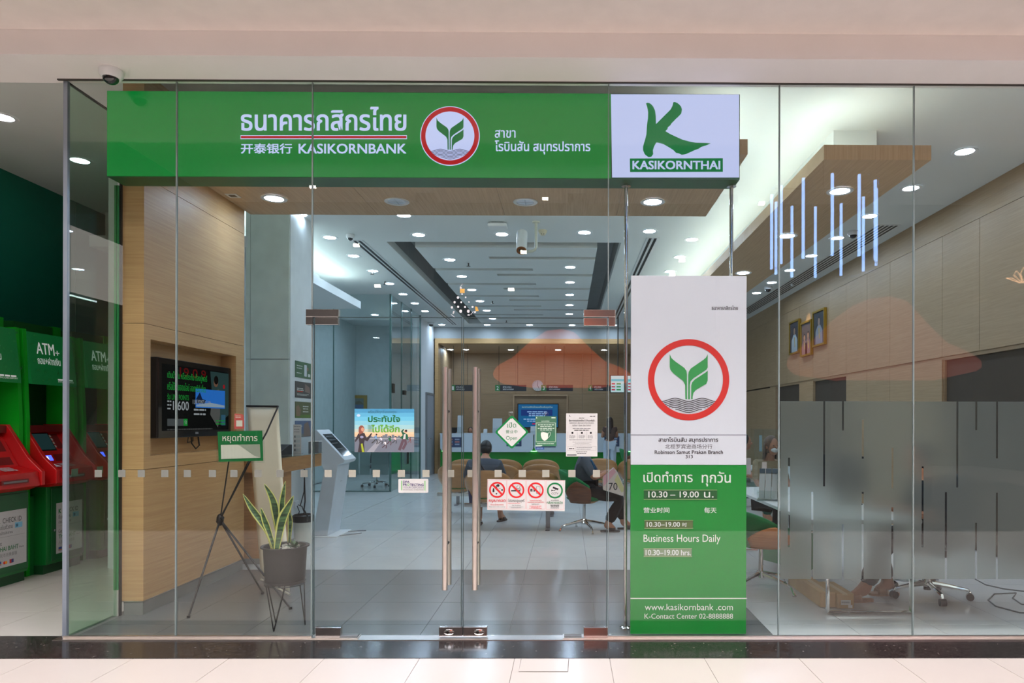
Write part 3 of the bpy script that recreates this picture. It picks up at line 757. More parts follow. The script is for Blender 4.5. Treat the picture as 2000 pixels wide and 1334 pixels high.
box('upper_board', WPAN, (a0.x-1, a1.x-1, 0, .03, mid+.0005, a1.z), r, .003)
PGR = mat('panel_green', (26, 140, 56), .3, var=.01)
box('lower_board', PGR, (a0.x-1, a1.x-1, 0, .03, .012, mid-.0005), r)
b = YB(r, Yp, .001, o)
INK = flat((74, 66, 72)); PRED = flat((226, 46, 40)); PGREEN = flat((60, 158, 84)); PWH = mat('print_white', (236, 236, 232), .5, var=.01)
cx = lambda x: 1220+x/3.604
cyy = lambda y: 530+y/3.604
emblem(b, cx(450), cyy(763), 286/3.604, PRED, PGREEN, INK, None, None, 1)
b.text('ธนาคารกสิกรไทย', 1390, 597, 1441, 605.5, INK, 2, .01)
b.rect(1231.5, 849, 1458, 850, INK, 1, 'rule')
b.text('สาขาโรบินสัน สมุทรปราการ', 1286, 853.5, 1402.5, 866, INK, 2, .012)
b.text('北榄罗宾逊商场分行', 1299, 867.5, 1391, 876.8, flat((110, 104, 110)), 2, 0)
b.text('Robinson Samut Prakan Branch', 1278.5, 879.3, 1412, 886.6, INK, 2, .02)
b.text('313', 1339, 888.8, 1353, 895, INK, 2, .015)
gx = lambda x: 1220+x/3.176
gy = lambda y: 840+y/3.176
b.text('เปิดทำการ', gx(116), gy(257), gx(422), gy(323), PWH, 2, .008)
b.text('ทุกวัน', gx(478), gy(257), gx(658), gy(349), PWH, 2, .008)
b.text('营业时间', gx(117), gy(480), gx(277), gy(514), PWH, 2, .012); b.text('每天', gx(493), gy(479), gx(570), gy(515), PWH, 2, .012)
b.text('Business Hours Daily', gx(117), gy(648), gx(594), gy(708), PWH, 2, 0)
b.rect(gx(36), gy(1041), gx(759), gy(1047), PWH, 1, 'rule')
b.text('www.kasikornbank .com', gx(125), gy(1078), gx(671), gy(1117), PWH, 2, -.004)
b.text('K-Contact Center 02-8888888', gx(123), gy(1138), gx(672), gy(1170), PWH, 2, 0)
b.done()
def slip(lab, x0, y0, x1, y1, m, parts):
    q0, q1 = P(gx(x0), gy(y1), Yp-.004), P(gx(x1), gy(y0), Yp-.004)
    t = box('slip_holder', ACRYL, (q0.x-1, q1.x-1, -.008, -.0035, q0.z, q1.z), r)
    t2 = box('slip_card', m, (q0.x-1+.003, q1.x-1-.003, -.0034, -.002, q0.z+.003, q1.z-.003), r)
    bb = YB(r, Yp-.008, .0008, o)
    for (s_, a, b1, c_, d_) in parts: bb.text(s_, gx(a), gy(b1), gx(c_), gy(d_), PWH, 1, .012)
    bb.rect(gx(x0), gy(y0), gx(x1), gy(y0+4), flat((150, 176, 120)), 1, 'slip_edge'); bb.rect(gx(x0), gy(y1-4), gx(x1), gy(y1), flat((150, 176, 120)), 1, 'slip_edge'); bb.done()
slip('', 118, 370, 574, 432, mat('slip_green', (30, 104, 48), .4), [('10.30 – 19.00', 147, 380, 460, 418), ('น.', 492, 384, 552, 419)])
slip('', 122, 558, 425, 612, mat('slip_olive', (116, 128, 72), .4), [('10.30–19.00', 137, 570, 343, 600), ('时', 358, 574, 386, 600)])
slip('', 117, 732, 418, 787, mat('slip_pale', (150, 166, 124), .4), [('10.30–19.00 hrs.', 130, 742, 411, 777)])

# ================================================================== STICKERS AND NOTICES ON THE GLASS
YS = YG-.0072
def gsign(name, label, cat, px, py, Y=YS, group=None):
    p = P(px, py, Y); r = thing(name, label, cat, p, 0, group); return r, YB(r, Y, .0007, p)
def backing(r, Y, x0, y0, x1, y1, m, name='sheet', t=.003):
    L = r.location; q0, q1 = P(x0, y1, Y), P(x1, y0, Y)
    return box(name, m, (q0.x-L.x, q1.x-L.x, Y-L.y-.0002, Y-L.y+t, q0.z-L.z, q1.z-L.z), r)
PW2 = mat('paper_white', (208, 207, 203), .6, var=.01)
GRN = flat((0, 120, 62)); BLK = flat((26, 24, 26)); PRD = flat((210, 24, 30)); GRY = flat((120, 120, 122)); PINK = flat((232, 120, 124))
# diamond open sign
r, b = gsign('open_sign', 'white diamond open sign with green rim hanging on the right door', 'sign', 1000, 844, YS-.012)
mb = MB(); L = r.location
def rdiam(h, rr):
    pts = []
    for a in (0, 90, 180, 270):
        cxx, cyy_ = 999.6+math.cos(math.radians(a))*(h-rr*1.414), 844+math.sin(math.radians(a))*(h-rr*1.414)
        for k in range(-2, 3): t = math.radians(a+k*22.5); pts.append((cxx+rr*math.cos(t), cyy_+rr*math.sin(t)))
    return pts
mb.prism([P(x, y, YS-.012)-L for x, y in rdiam(33.5, 4)], (0, .004, 0)); mb.build('board', mat('sign_rim_green', (0, 124, 62), .35), r)
b.poly(rdiam(28.6, 3), PW2, 1, 'face')
b.text('เปิด', 990.5, 825, 1008, 835, GRN, 2, 0); b.text('营业中', 988, 840, 1010.5, 846.5, GRN, 2, 0); b.text('Open', 988.5, 851.5, 1010, 861.5, GRN, 2, -.008); b.disc(999, 817.5, .9, flat((90, 60, 40)), 2)
b.done()
def hook(label, px, py):
    p = P(px, py, YG-.008); h = thing('suction_hook', label, 'hook', p, 0, 'suction hooks')
    Mx = Matrix.Rotation(PI/2, 4, 'X')
    MB().lathe([(.021, 0), (.017, .004), (.006, .008), (.001, .009)], n=20).xf(Mx).build('suction_cup', ACRYL, h, True)
    MB().tube([(0, -.012, .003), (0, -.014, -.008), (0, -.02, -.014), (0, -.024, -.008)], .0016, 6).build('hook', CHROME, h)
hook('clear suction cup hook above the diamond open sign', 998, 808); hook('clear suction cup hook above the green mask notice', 1066, 809)
# mask notice
r, b = gsign('notice_card', 'green notice card with a white face mask drawing', 'notice', 1066, 842, YS-.012)
backing(r, YS-.012, 1045.5, 813, 1087, 871.5, mat('notice_green', (58, 118, 84), .4), 'card')
b.rect(1046, 813.5, 1086.5, 845, flat((66, 112, 84)), 1); LG = flat((206, 226, 208))
b.text('ธนาคารกสิกรไทย', 1057.5, 820.5, 1073, 824, LG, 3); b.lines(1049, 1084, [829, 832.5, 836, 839], 1.5, LG, 3, seed=4, centre=True)
for a in ([(1047,826),(1085,826)], [(1047,863),(1085,863)], [(1047,826),(1047,863)], [(1085,826),(1085,863)]): b.stroke(a, .7, LG, 3)
b.poly([(1056.5, 845.5), (1061, 844), (1066, 845), (1070.5, 846.3), (1070.2, 856), (1067, 859.5), (1063.5, 861), (1060, 859), (1057.5, 855), (1056.3, 850)], flat((232, 230, 216)), 3, 'mask_picture')
b.stroke([(1057, 846), (1058, 843.2), (1060, 843.6), (1061, 845)], .6, LG, 3); b.stroke([(1070.5, 847), (1073, 843.5), (1075, 845), (1074.5, 850), (1072, 854), (1070, 855)], .7, LG, 3)
b.lines(1049, 1084, [866], 1.2, LG, 3, seed=8); b.poly([(1046.5, 817), (1048, 814.5), (1049.5, 817)], LG, 3); b.rect(1077, 815, 1085, 817, LG, 3); b.rect(1046, 869.7, 1059, 871.5, LG, 3); b.done()
# small blue strip under it
r, b = gsign('blue_sticker', 'small blue strip sticker below the mask notice', 'sticker', 1055, 875.5)
backing(r, YS, 1046, 872.5, 1063, 878, flat((44, 84, 150)), 'strip', .001); b.lines(1048, 1061, [874.5], 1.2, flat((150, 180, 220)), 2); b.done()
# paper notice
r, b = gsign('paper_notice', 'white printed paper notice on the right door', 'notice', 1136, 849, YS-.004)
backing(r, YS-.004, 1105.5, 807.5, 1167, 891.5, PW2)
b.poly([(1111, 813), (1113, 810), (1112.6, 812.5), (1116, 814)], flat((60, 60, 60)), 2); b.lines(1152, 1163, [812.5], 1.3, flat((70, 70, 70)), 2, seed=3)
b.text('ประกาศ', 1131, 814.8, 1141, 818.3, flat((60, 60, 60)), 2)
b.text('เรื่อง การถอนเงินสดตั้งแต่ 3 ล้านบาทขึ้นไป', 1111, 819, 1161, 823.2, flat((46, 46, 46)), 2, .01)
b.text('ไม่แจ้งล่วงหน้า เพื่อความสะดวกในการรับบริการ', 1112, 824, 1160, 827.5, flat((70, 70, 70)), 2)
b.text('เริ่มตั้งแต่ 1 มีนาคม 2565 เป็นต้นไป', 1118, 829, 1154, 832.6, flat((60, 60, 60)), 2)
b.lines(1112, 1160, [836.5], 1.2, GRY, 2, seed=5, centre=True); b.lines(1114, 1158, [839.5], 1.6, flat((50, 50, 50)), 2, seed=6, centre=True)
for x in (1118, 1136.5, 1154): b.disc(x, 845.5, 2, BLK, 2); b.lines(x-6, x+6, [850, 852.6, 855], .8, GRY, 2, seed=int(x))
for x in (1109, 1127.5, 1146, 1164): b.stroke([(x, 843), (x, 857)], .25, GRY, 2)
b.lines(1112, 1162, [858.5], .9, GRY, 2, seed=9); b.lines(1112, 1162, [863, 865.8, 868.6], .8, flat((160, 160, 160)), 2, seed=10, centre=True)
b.lines(1111, 1122, [875.5], 1.6, BLK, 2, seed=3)
for x in (1109, 1123.5, 1164): b.stroke([(x, 872), (x, 880)], .25, GRY, 2)
for y in (872, 880): b.stroke([(1109, y), (1164, y)], .25, GRY, 2)
b.lines(1126, 1160, [874, 877], .8, GRY, 2, seed=11); b.lines(1122, 1150, [882, 885], .9, flat((90, 90, 90)), 2, seed=12, centre=True); b.rect(1107.5, 887.5, 1126, 889.7, flat((90, 90, 92)), 2); b.done()
# prohibition strip
r, b = gsign('prohibition_sticker', 'white strip sticker with three red prohibition circles and a green camera circle', 'sticker', 1027, 967)
q = lambda x: 945+x/12.121
qy = lambda y: 930+y/12.121
L = r.location
MB().prism([P(x, y, YS)-L for x, y in ((951.5, 996), (1103, 998.5), (1104, 938), (952, 935.8))], (0, .0012, 0)).build('sheet', PW2, r)
for i, (x0, x1, cc, cyc) in enumerate([(95, 535, 315, 323), (548, 985, 770, 330), (1010, 1450, 1228, 335), (1475, 1895, 1683, 340)]):
    t = i*4
    for a in ([(x0, 90+t), (x1, 90+t)], [(x1, 90+t), (x1, 775+t)], [(x1, 775+t), (x0, 775+t)], [(x0, 775+t), (x0, 90+t)]):
        b.stroke([(q(a[0][0]), qy(a[0][1])), (q(a[1][0]), qy(a[1][1]))], .35, PINK, 1)
    b.ring(q(cc), qy(cyc), 15.6, 12.4, GRN if i == 3 else PRD, 3, n=40)
    if i < 3: b.stroke([(q(cc-118), qy(cyc-135)), (q(cc+118), qy(cyc+112))], 3.6, PRD, 4)
# pictograms
b.disc(q(338), qy(222), 2.7, BLK, 2); b.stroke([(q(300), qy(215)), (q(290), qy(250)), (q(318), qy(265))], 1.6, BLK, 2); b.disc(q(432), qy(327), 1.8, BLK, 2); b.disc(q(385), qy(292), .8, BLK, 2); b.disc(q(358), qy(285), .6, BLK, 2)
b.poly([(q(208), qy(315)), (q(250), qy(315)), (q(250), qy(378)), (q(208), qy(378))], BLK, 2); b.disc(q(229), qy(302), 1.4, BLK, 2); b.poly([(q(278), qy(398)), (q(322), qy(398)), (q(310), qy(420)), (q(296), qy(445))], BLK, 2)
b.rect(q(645), qy(330), q(862), qy(360), BLK, 2); b.stroke([(q(812), qy(220)), (q(780), qy(245)), (q(782), qy(285)), (q(820), qy(300)), (q(868), qy(305)), (q(884), qy(330))], .7, BLK, 2); b.stroke([(q(848), qy(222)), (q(856), qy(250)), (q(838), qy(268)), (q(870), qy(290))], .6, BLK, 2)
b.rect(q(1102), qy(300), q(1215), qy(362), BLK, 2); b.disc(q(1163), qy(331), 2.2, PW2, 3); b.disc(q(1163), qy(331), 1.2, BLK, 3.5)
for a in ([(1243, 248), (1332, 248)], [(1332, 248), (1332, 410)], [(1332, 410), (1243, 410)], [(1243, 410), (1243, 248)]): b.stroke([(q(a[0][0]), qy(a[0][1])), (q(a[1][0]), qy(a[1][1]))], .5, BLK, 2)
b.poly([(q(1640), qy(245)), (q(1770), qy(295)), (q(1752), qy(332)), (q(1628), qy(285))], BLK, 2); b.poly([(q(1600), qy(315)), (q(1640), qy(335)), (q(1600), qy(362))], BLK, 2); b.stroke([(q(1630), qy(340)), (q(1680), qy(345)), (q(1690), qy(310))], 1, BLK, 2)
b.text('CCTV', q(1600), qy(388), q(1762), qy(432), BLK, 3)
b.text('กรุณาถอด', q(120), qy(552), q(510), qy(635), PRD, 3, .012); b.text('ก่อนเข้าธนาคาร', q(158), qy(650), q(470), qy(692), PRD, 3); b.text('Please remove before entering', q(125), qy(715), q(505), qy(740), BLK, 3)
b.text('โปรดงดสูบบุหรี่', q(580), qy(535), q(960), qy(632), BLK, 3, 0); b.lines(q(575), q(950), [qy(632)], 1, PINK, 3, seed=2); b.text('No Smoking', q(668), qy(675), q(868), qy(708), BLK, 3); b.lines(q(580), q(955), [qy(725), qy(745)], .6, GRY, 3, seed=3, centre=True)
b.text('โปรดงดบันทึกภาพนิ่ง', q(1085), qy(552), q(1365), qy(590), PRD, 3); b.text('ภาพเคลื่อนไหว และโทรศัพท์มือถือ', q(1030), qy(595), q(1420), qy(632), PRD, 3); b.text('ในพื้นที่ธนาคาร', q(1128), qy(645), q(1310), qy(675), BLK, 3); b.lines(q(1065), q(1380), [qy(702), qy(728), qy(750)], 1, PINK, 3, seed=4, centre=True)
b.text('สถานที่นี้ติดตั้ง', q(1590), qy(552), q(1775), qy(585), BLK, 3); b.text('กล้องวงจรปิด', q(1490), qy(585), q(1868), qy(655), GRN, 3, .008); b.lines(q(1535), q(1830), [qy(678), qy(702)], 1, BLK, 3, seed=5, centre=True); b.lines(q(1530), q(1830), [qy(732), qy(750)], .7, GRY, 3, seed=6, centre=True)
b.done()
# deposit protection sticker
r, b = gsign('deposit_sticker', 'small white rounded sticker with purple and green lettering on the left door', 'sticker', 808, 949)
dx = lambda x: 600+x/5.56
dy = lambda y: 820+y/5.56
b.rrect(778, 935.3, 836.5, 962.5, 2, PW2, 0, 'sheet'); PUR = flat((66, 50, 110)); LGN = flat((96, 190, 90))
b.rect(dx(1022), dy(660), dx(1031), dy(765), LGN, 2); b.rect(dx(1275), dy(662), dx(1283), dy(768), LGN, 2)
b.text('DPA', dx(1041), dy(661), dx(1112), dy(686), PUR, 2, .02); b.text('PR', dx(1041), dy(692), dx(1084), dy(716), PUR, 2, .02); b.ring(dx(1099), dy(704), 2.3, 1.5, LGN, 2, n=20); b.text('TECTING', dx(1116), dy(692), dx(1266), dy(718), PUR, 2, .02)
b.text('YOUR DEPOSITS', dx(1043), dy(724), dx(1266), dy(745), flat((120, 112, 140)), 2, 0); b.text('เงินฝากคุณ เราคุ้มครอง', dx(1041), dy(749), dx(1266), dy(770), flat((110, 110, 110)), 2, 0); b.done()
# poster with running people
r, b = gsign('poster', 'sky blue poster of people running, stuck on the left door', 'poster', 750, 840)
hx = lambda x: 690+x/13.343
hy = lambda y: 790+y/13.34
backing(r, YS, 692.5, 798.5, 809, 883, flat((96, 100, 106)), 'sheet', .0012)
bands = [(798.5, (70, 150, 190)), (806, (92, 176, 210)), (814, (104, 190, 218)), (822, (130, 198, 214)), (830, (158, 204, 206)), (838, (196, 204, 188)), (844, (226, 200, 160)), (848, (222, 190, 150)), (853, (120, 124, 130))]
for i, (y, c) in enumerate(bands):
    y1 = bands[i+1][0] if i+1 < len(bands) else 858.5
    b.rect(692.5, y, 809, y1, flat(c), 1, 'sky')
b.rect(692.5, 858.5, 809, 883, flat((112, 118, 130)), 1, 'ground'); b.poly([(716, 883), (730, 883), (745, 862), (738, 860)], flat((150, 152, 160)), 1.5, 'ground')
for x, h in ((700, 3), (722, 3), (728, 2), (747, 5), (752, 7), (758, 4), (765, 6), (770, 3), (777, 4), (800, 2)): b.rect(x, 855-h, x+5, 857, flat((112, 120, 130)), 1.5, 'skyline')
b.rect(692.5, 856.5, 809, 857.3, flat((190, 196, 200)), 1.8)
b.text('พร้อมให้ทุกวันของคุณ…', hx(385), hy(150), hx(1210), hy(250), flat((40, 96, 110)), 3, -.005)
b.text('ประทับใจ', hx(385), hy(275), hx(1222), hy(458), flat((18, 112, 62)), 3, .03); b.text('ไปได้อีก', hx(470), hy(525), hx(1210), hy(728), flat((96, 168, 50)), 3, .03)
for k in range(4): b.rect(hx(385+k*30), hy(530+k*5), hx(395+k*30), hy(720), flat((30, 120, 70)), 3)
b.disc(hx(138), hy(285), 3.5, flat((196, 216, 232)), 2, ry=2.6)
SK = flat((206, 150, 120)); DKC = flat((52, 44, 48))
b.poly([(hx(x), hy(y)) for x, y in [(45, 960), (60, 900), (130, 760), (200, 730), (290, 740), (350, 880), (430, 790), (470, 740), (490, 760), (450, 850), (370, 960), (300, 930), (280, 1010), (300, 1240), (120, 1240), (160, 1000), (140, 880), (60, 980)]], DKC, 2, 'figure')
b.poly([(hx(x), hy(y)) for x, y in [(145, 600), (180, 550), (240, 545), (280, 590), (295, 660), (270, 700), (250, 740), (160, 790), (140, 700)]], flat((140, 78, 62)), 2.5, 'figure'); b.disc(hx(245), hy(650), 3, SK, 3, 'figure', ry=4)
b.poly([(hx(x), hy(y)) for x, y in [(200, 1030), (240, 1010), (290, 1240), (230, 1240)]], flat((160, 176, 40)), 3, 'figure'); b.disc(hx(225), hy(850), 3.4, flat((150, 150, 180)), 3, 'figure', ry=2.4)
def runner(x, y, s, top, bot):
    q_ = lambda pts: [(x+a*s, y+c*s) for a, c in pts]
    b.disc(x+1.2*s, y-9*s, 1.3*s, flat((60, 44, 40)), 2.4, 'figure'); b.poly(q_([(-2, -7), (1.5, -7.5), (2.2, -2), (-.8, -1.6)]), flat(top), 2.3, 'figure'); b.stroke(q_([(-1.5, -6.5), (-4, -4)]), .9*s, flat(top), 2.2, 'figure')
    b.stroke(q_([(0, -2), (-3, 2), (-6.5, 4.5)]), 1.5*s, flat(bot), 2.2, 'figure'); b.stroke(q_([(1, -2), (2.4, 2), (1.5, 6)]), 1.5*s, flat(bot), 2.2, 'figure')
runner(734, 860, 1.25, (120, 160, 200), (56, 56, 52)); runner(744.5, 862, .95, (210, 210, 220), (48, 44, 48)); runner(752.5, 870, .95, (226, 226, 226), (70, 34, 38)); runner(761.5, 863, 1.1, (20, 100, 66), (84, 56, 60)); runner(772, 861, .9, (226, 190, 180), (40, 40, 46)); runner(801, 861, .7, (120, 60, 50), (120, 60, 50))
b.poly([(hx(x), hy(y)) for x, y in [(1245, 700), (1300, 640), (1330, 650), (1290, 710), (1340, 740), (1420, 790), (1440, 930), (1380, 900), (1290, 900), (1200, 880), (1290, 800)]], flat((14, 92, 62)), 2.3, 'figure')
b.poly([(hx(x), hy(y)) for x, y in [(1320, 780), (1370, 770), (1360, 900), (1300, 900)]], PW2, 2.5, 'figure'); b.disc(hx(1370), hy(700), 2.8, SK, 2.5, 'figure'); b.disc(hx(1378), hy(685), 2.2, BLK, 2.7, 'figure')
b.stroke([(hx(1310), hy(900)), (hx(1260), hy(1040)), (hx(1200), hy(1190))], 5.4, flat((92, 70, 80)), 2.2, 'figure'); b.stroke([(hx(1350), hy(900)), (hx(1370), hy(1020)), (hx(1290), hy(1170))], 5, flat((92, 70, 80)), 2.1, 'figure')
b.done()
# small festive stickers on the transom
fz = lambda x: 860+x/14.82
fzy = lambda y: 540+y/14.82
r, b = gsign('festive_stickers', 'cluster of tiny white snowball and yellow gift stickers above the doors', 'stickers', 900, 590, YG-.0072)
SNOW = flat((228, 228, 230)); YEL = flat((226, 176, 84))
for x, y, s_ in ((510, 612, 2.4), (735, 600, 1.6), (415, 745, 2.2), (605, 745, 1.8), (830, 740, 1.3), (335, 895, 2.2), (515, 878, 2.1), (715, 885, 2), (935, 885, 2), (590, 1005, 2.9), (810, 1005, 2.8), (1005, 1030, 1.9), (630, 510, 1.6), (390, 1020, 1.7), (375, 1060, 1.5), (590, 330, 2), (820, 1115, 2.4)):
    b.disc(fz(x), fzy(y), s_, SNOW, 1, 'snow_sticker', 10, ry=s_*(1.1 if y != 1115 else .6))
b.rect(fz(570), fzy(355), fz(705), fzy(480), YEL, 1, 'gift_sticker'); b.poly([(fz(1005), fzy(870)), (fz(1070), fzy(875)), (fz(1110), fzy(1000)), (fz(1020), fzy(1005))], YEL, 1, 'gift_sticker')
b.stroke([(fz(560), fzy(300)), (fz(650), fzy(230)), (fz(645), fzy(190)), (fz(600), fzy(270))], .7, SNOW, 1, 'snow_sticker'); b.stroke([(fz(880), fzy(1105)), (fz(960), fzy(1010))], 1, SNOW, 1, 'snow_sticker'); b.stroke([(fz(310), fzy(1100)), (fz(380), fzy(1150)), (fz(420), fzy(1180))], 1, SNOW, 1, 'snow_sticker'); b.done()

# ================================================================== CASH MACHINES
def atm(loc, label, rz, top='ATM+'):
    r = thing('cash_machine', label, 'cash machine', loc, rz, 'row of green and red cash machines')
    # local: x forward, y to the left along the row
    h = .30
    for s_ in (-1, 1):
        mb = MB().prism([(-.9, s_*h, 0), (-.12, s_*h, 0), (-.12, s_*h, 1.5), (-.16, s_*h, 2.38), (-.9, s_*h, 2.38)], (0, s_*.045, 0))
        mb.build('side_fin', GREENL, r)
    box('top_box', mat('deep_green', (14, 92, 30), .4), (-.9, -.28, -h, h, 1.95, 2.46), r)
    box('back_panel', mat('deep_green_back', (10, 60, 26), .4), (-.9, -.42, -h, h, .7, 1.95), r)
    box('gift_block', GREENL, (-.6, -.27, h-.1, h+.0, 2.36, 2.47), r)
    sb = MB().prism([(-.10, -h, 1.85), (-.10, h, 1.85), (-.16, h, 2.36), (-.16, -h, 2.36)], (-.05, 0, .006)); sbo = sb.build('signboard', mat('atm_sign_green', (14, 96, 46), .35, emit=.35), r)
    # artwork: x to the viewer's right = +y
    N = Vector((.99, 0, .117)).normalized()
    b = UV(sbo, (-.10-.0, -h, 1.85), (0, 1, 0), (-.117, 0, .993), N, .001)
    TRI = flat((40, 128, 66)); LT = mat('atm_letter', (235, 240, 240), .4, emit=.25)
    for i in range(7):
        for j in range(6):
            x, y = .06+i*.085+(j % 2)*.04, -.05-j*.085
            if (i+j) % 3 and not (.12 < x < .42 and y < -.2): b.poly([(x-.018, y), (x+.018, y), (x, y+.026 if (i % 2) else y-.026)], TRI, 1, 'triangle_pattern')
    for i in range(14): b.stroke([(i*.045, 0-.01), (i*.045+.1, -.17)], .003, TRI, 1, 'triangle_pattern')
    if top:
        b.text(top[:3], .10, -.42, .335, -.305, LT, 2, .012); b.text('+', .345, -.36, .40, -.31, LT, 2, .012)
        b.text('ถอน+ฝากเงิน', .10, -.28, .40, -.205, LT, 2, .006)
    b.lines(.34, .56, [-.07], .016, LT, 2, seed=3); b.text('ATM | CASH DEPOSIT', .34, -.048, .56, -.03, LT, 2); b.done()
    # poster in the recess
    pp = UV(r, (-.42, -h, 1.40), (0, 1, 0), (0, 0, 1), (1, 0, 0), .001)
    pp.rect(.06, -.52, .34, -.22, PW2, 1, 'notice'); pp.rect(.06, -.52, .34, -.45, flat((110, 100, 70)), 2, 'notice'); pp.rect(.07, -.445, .33, -.425, flat((220, 170, 60)), 2.2, 'notice')
    for (x, y, c) in ((.09, -.38, (226, 170, 70)), (.17, -.38, (110, 170, 210)), (.09, -.28, (110, 170, 210)), (.2, -.29, (226, 170, 70))): pp.rect(x, y, x+.07, y+.05, flat(c), 2.2, 'notice')
    for (x, y) in ((.28, -.375), (.13, -.28), (.29, -.28)): pp.disc(x, y-.012, .012, BLK, 2.5, 'notice'); pp.disc(x, y, .01, SK, 2.7, 'notice'); pp.poly([(x-.02, y+.035), (x-.012, y+.01), (x+.012, y+.01), (x+.02, y+.035)], flat((40, 90, 90)), 2.5, 'notice')
    pp.stroke([(.06, -.33), (.34, -.33)], .003, BLK, 3, 'notice'); pp.done()
    box('red_ledge', REDD, (-.42, -.2, -h+.01, h-.01, 1.38, 1.45), r)
    # machine head
    y0, y1 = -.25, .25
    prof = [(-.42, 1.39), (-.26, 1.39), (-.08, 1.07), (.10, 1.02), (.12, .89), (.02, .85), (-.42, .85)]
    MB().prism([(x, y0, z) for x, z in prof], (0, y1-y0, 0)).build('machine_head', REDB, r, bevel=.006)
    ck = [(-.42, 1.46), (-.2, 1.46), (.0, 1.15), (.13, 1.02), (.13, .89), (-.42, .85)]
    for yy in (-.295, .252): MB().prism([(x, yy, z) for x, z in ck], (0, .043, 0)).build('cheek', REDB, r, bevel=.006)
    # tilted screen etc. on the sloping face
    A = Vector((-.26, 0, 1.39)); Bv = Vector((-.08, 0, 1.07)); U_ = (A-Bv).normalized(); Nn = Vector((U_.z, 0, -U_.x)).normalized()
    f = UV(r, Bv + Vector((0, -.25, 0)), (0, 1, 0), U_, Nn, .0015)
    f.rect(.05, -.345, .34, -.14, BLACK, 1, 'screen_frame'); f.rect(.065, -.335, .325, -.155, screen((44, 74, 76), .35), 2, 'screen'); f.rect(.36, -.33, .45, -.16, REDD, 1, 'side_slot')
    for k in range(4): f.rect(.335, -.32+k*.04, .358, -.295+k*.04, flat((200, 200, 200)), 2, 'side_key')
    f.rect(.12, -.09, .22, -.03, screen((70, 90, 255), 2.2), 2, 'card_slot_glow'); f.rect(.15, -.08, .165, -.04, screen((220, 230, 255), 3), 3, 'card_slot_glow'); f.rect(.25, -.1, .45, -.02, REDD, 1, 'receipt_slot'); f.done()
    f = UV(r, (-.08, -.25, 1.075), (0, 1, 0), (-.963, 0, .268), (.268, 0, .963), .002)
    for i in range(4):
        for j in range(3): f.rect(.18+i*.04, .04+j*.035, .21+i*.04, .065+j*.035, flat((180, 180, 182)), 2, 'keypad')
    f.rect(.03, .05, .14, .13, flat((226, 226, 226)), 2, 'leaflet'); f.done()
    box('slot_plate', REDD, (.11, .128, -.2, .1, .93, .965), r); box('slot_mouth', GREYP, (.125, .132, -.18, .08, .94, .955), r)
    # cabinet
    box('cabinet', GREENB, (-.62, .0, -.25, .25, .09, .85), r, .004); cdoor = box('cabinet_door', mat('cabinet_green', (8, 84, 38), .35), (.0, .012, -.2, .245, .12, .83), r, .003)
    box('plinth', mat('plinth_green', (8, 66, 30), .5), (-.62, -.03, -.25, .25, 0, .09), r)
    box('side_panel', GREENB, (-.7, -.12, -.30, -.25, 0, .76), r)
    MB().cyl((.012, -.17, .42), (.022, -.17, .42), .012, n=12).build('lock', CHROME, cdoor)
    k = UV(cdoor, (.0125, -.14, .18), (0, 1, 0), (0, 0, 1), (1, 0, 0), .001)
    k.rect(0, -.50, .36, 0, mat('sticker_grey', (186, 188, 190), .5), 1, 'sticker'); D = flat((54, 54, 58)); GG = flat((14, 110, 60))
    k.text('K', .03, -.44, .065, -.395, GG, 2, .04); k.text('CHECK ID', .09, -.44, .30, -.395, D, 2, 0)
    k.text('ยืนยันตัวตน', .03, -.38, .20, -.34, D, 2, 0); k.text('ด้วยบัตรประชาชน', .03, -.325, .20, -.295, D, 2, 0); k.rect(.225, -.385, .31, -.335, flat((120, 180, 210)), 2, 'card_picture'); k.rect(.235, -.372, .26, -.345, flat((60, 110, 140)), 3, 'card_picture')
    k.rect(.02, -.272, .34, -.27, GRY, 2, 'rule'); k.text('Get', .03, -.235, .08, -.20, D, 2, 0); k.text('THAI BAHT', .03, -.185, .265, -.145, GG, 2, .01); k.text('Here', .275, -.165, .325, -.147, D, 2)
    k.text('人民币兑换泰铢', .03, -.125, .25, -.09, GRY, 2, 0)
    k.rect(.03, -.06, .075, -.025, flat((40, 70, 140)), 2, 'card_picture'); k.rect(.03, -.036, .075, -.03, flat((220, 150, 50)), 3, 'card_picture'); k.disc(.11, -.04, .014, PRD, 2, 'card_picture'); k.disc(.127, -.04, .014, flat((240, 160, 40)), 2.5, 'card_picture'); k.rect(.165, -.06, .21, -.025, flat((180, 40, 50)), 2, 'card_picture'); k.rect(.185, -.058, .21, -.027, flat((40, 60, 120)), 3, 'card_picture'); k.done()
    return r
# x forward faces the lobby; local y runs with world +y, so artwork x grows towards the back of the lobby
a1 = atm((-5.06, 6.92, 0), 'green and red cash machine in the middle, partly behind the grey corner post', 0)
dup(a1, (-5.06, 6.19, 0), 0, 'nearest cash machine, cut by the left edge of the photo'); dup(a1, (-5.06, 7.69, 0), 0, 'farthest cash machine, seen wholly through the corner glass')
dup(a1, (-5.06, 8.46, 0), 0, 'last cash machine at the far end, almost hidden by the green glass edge')
# beacon wall strip in front of the nearest machine

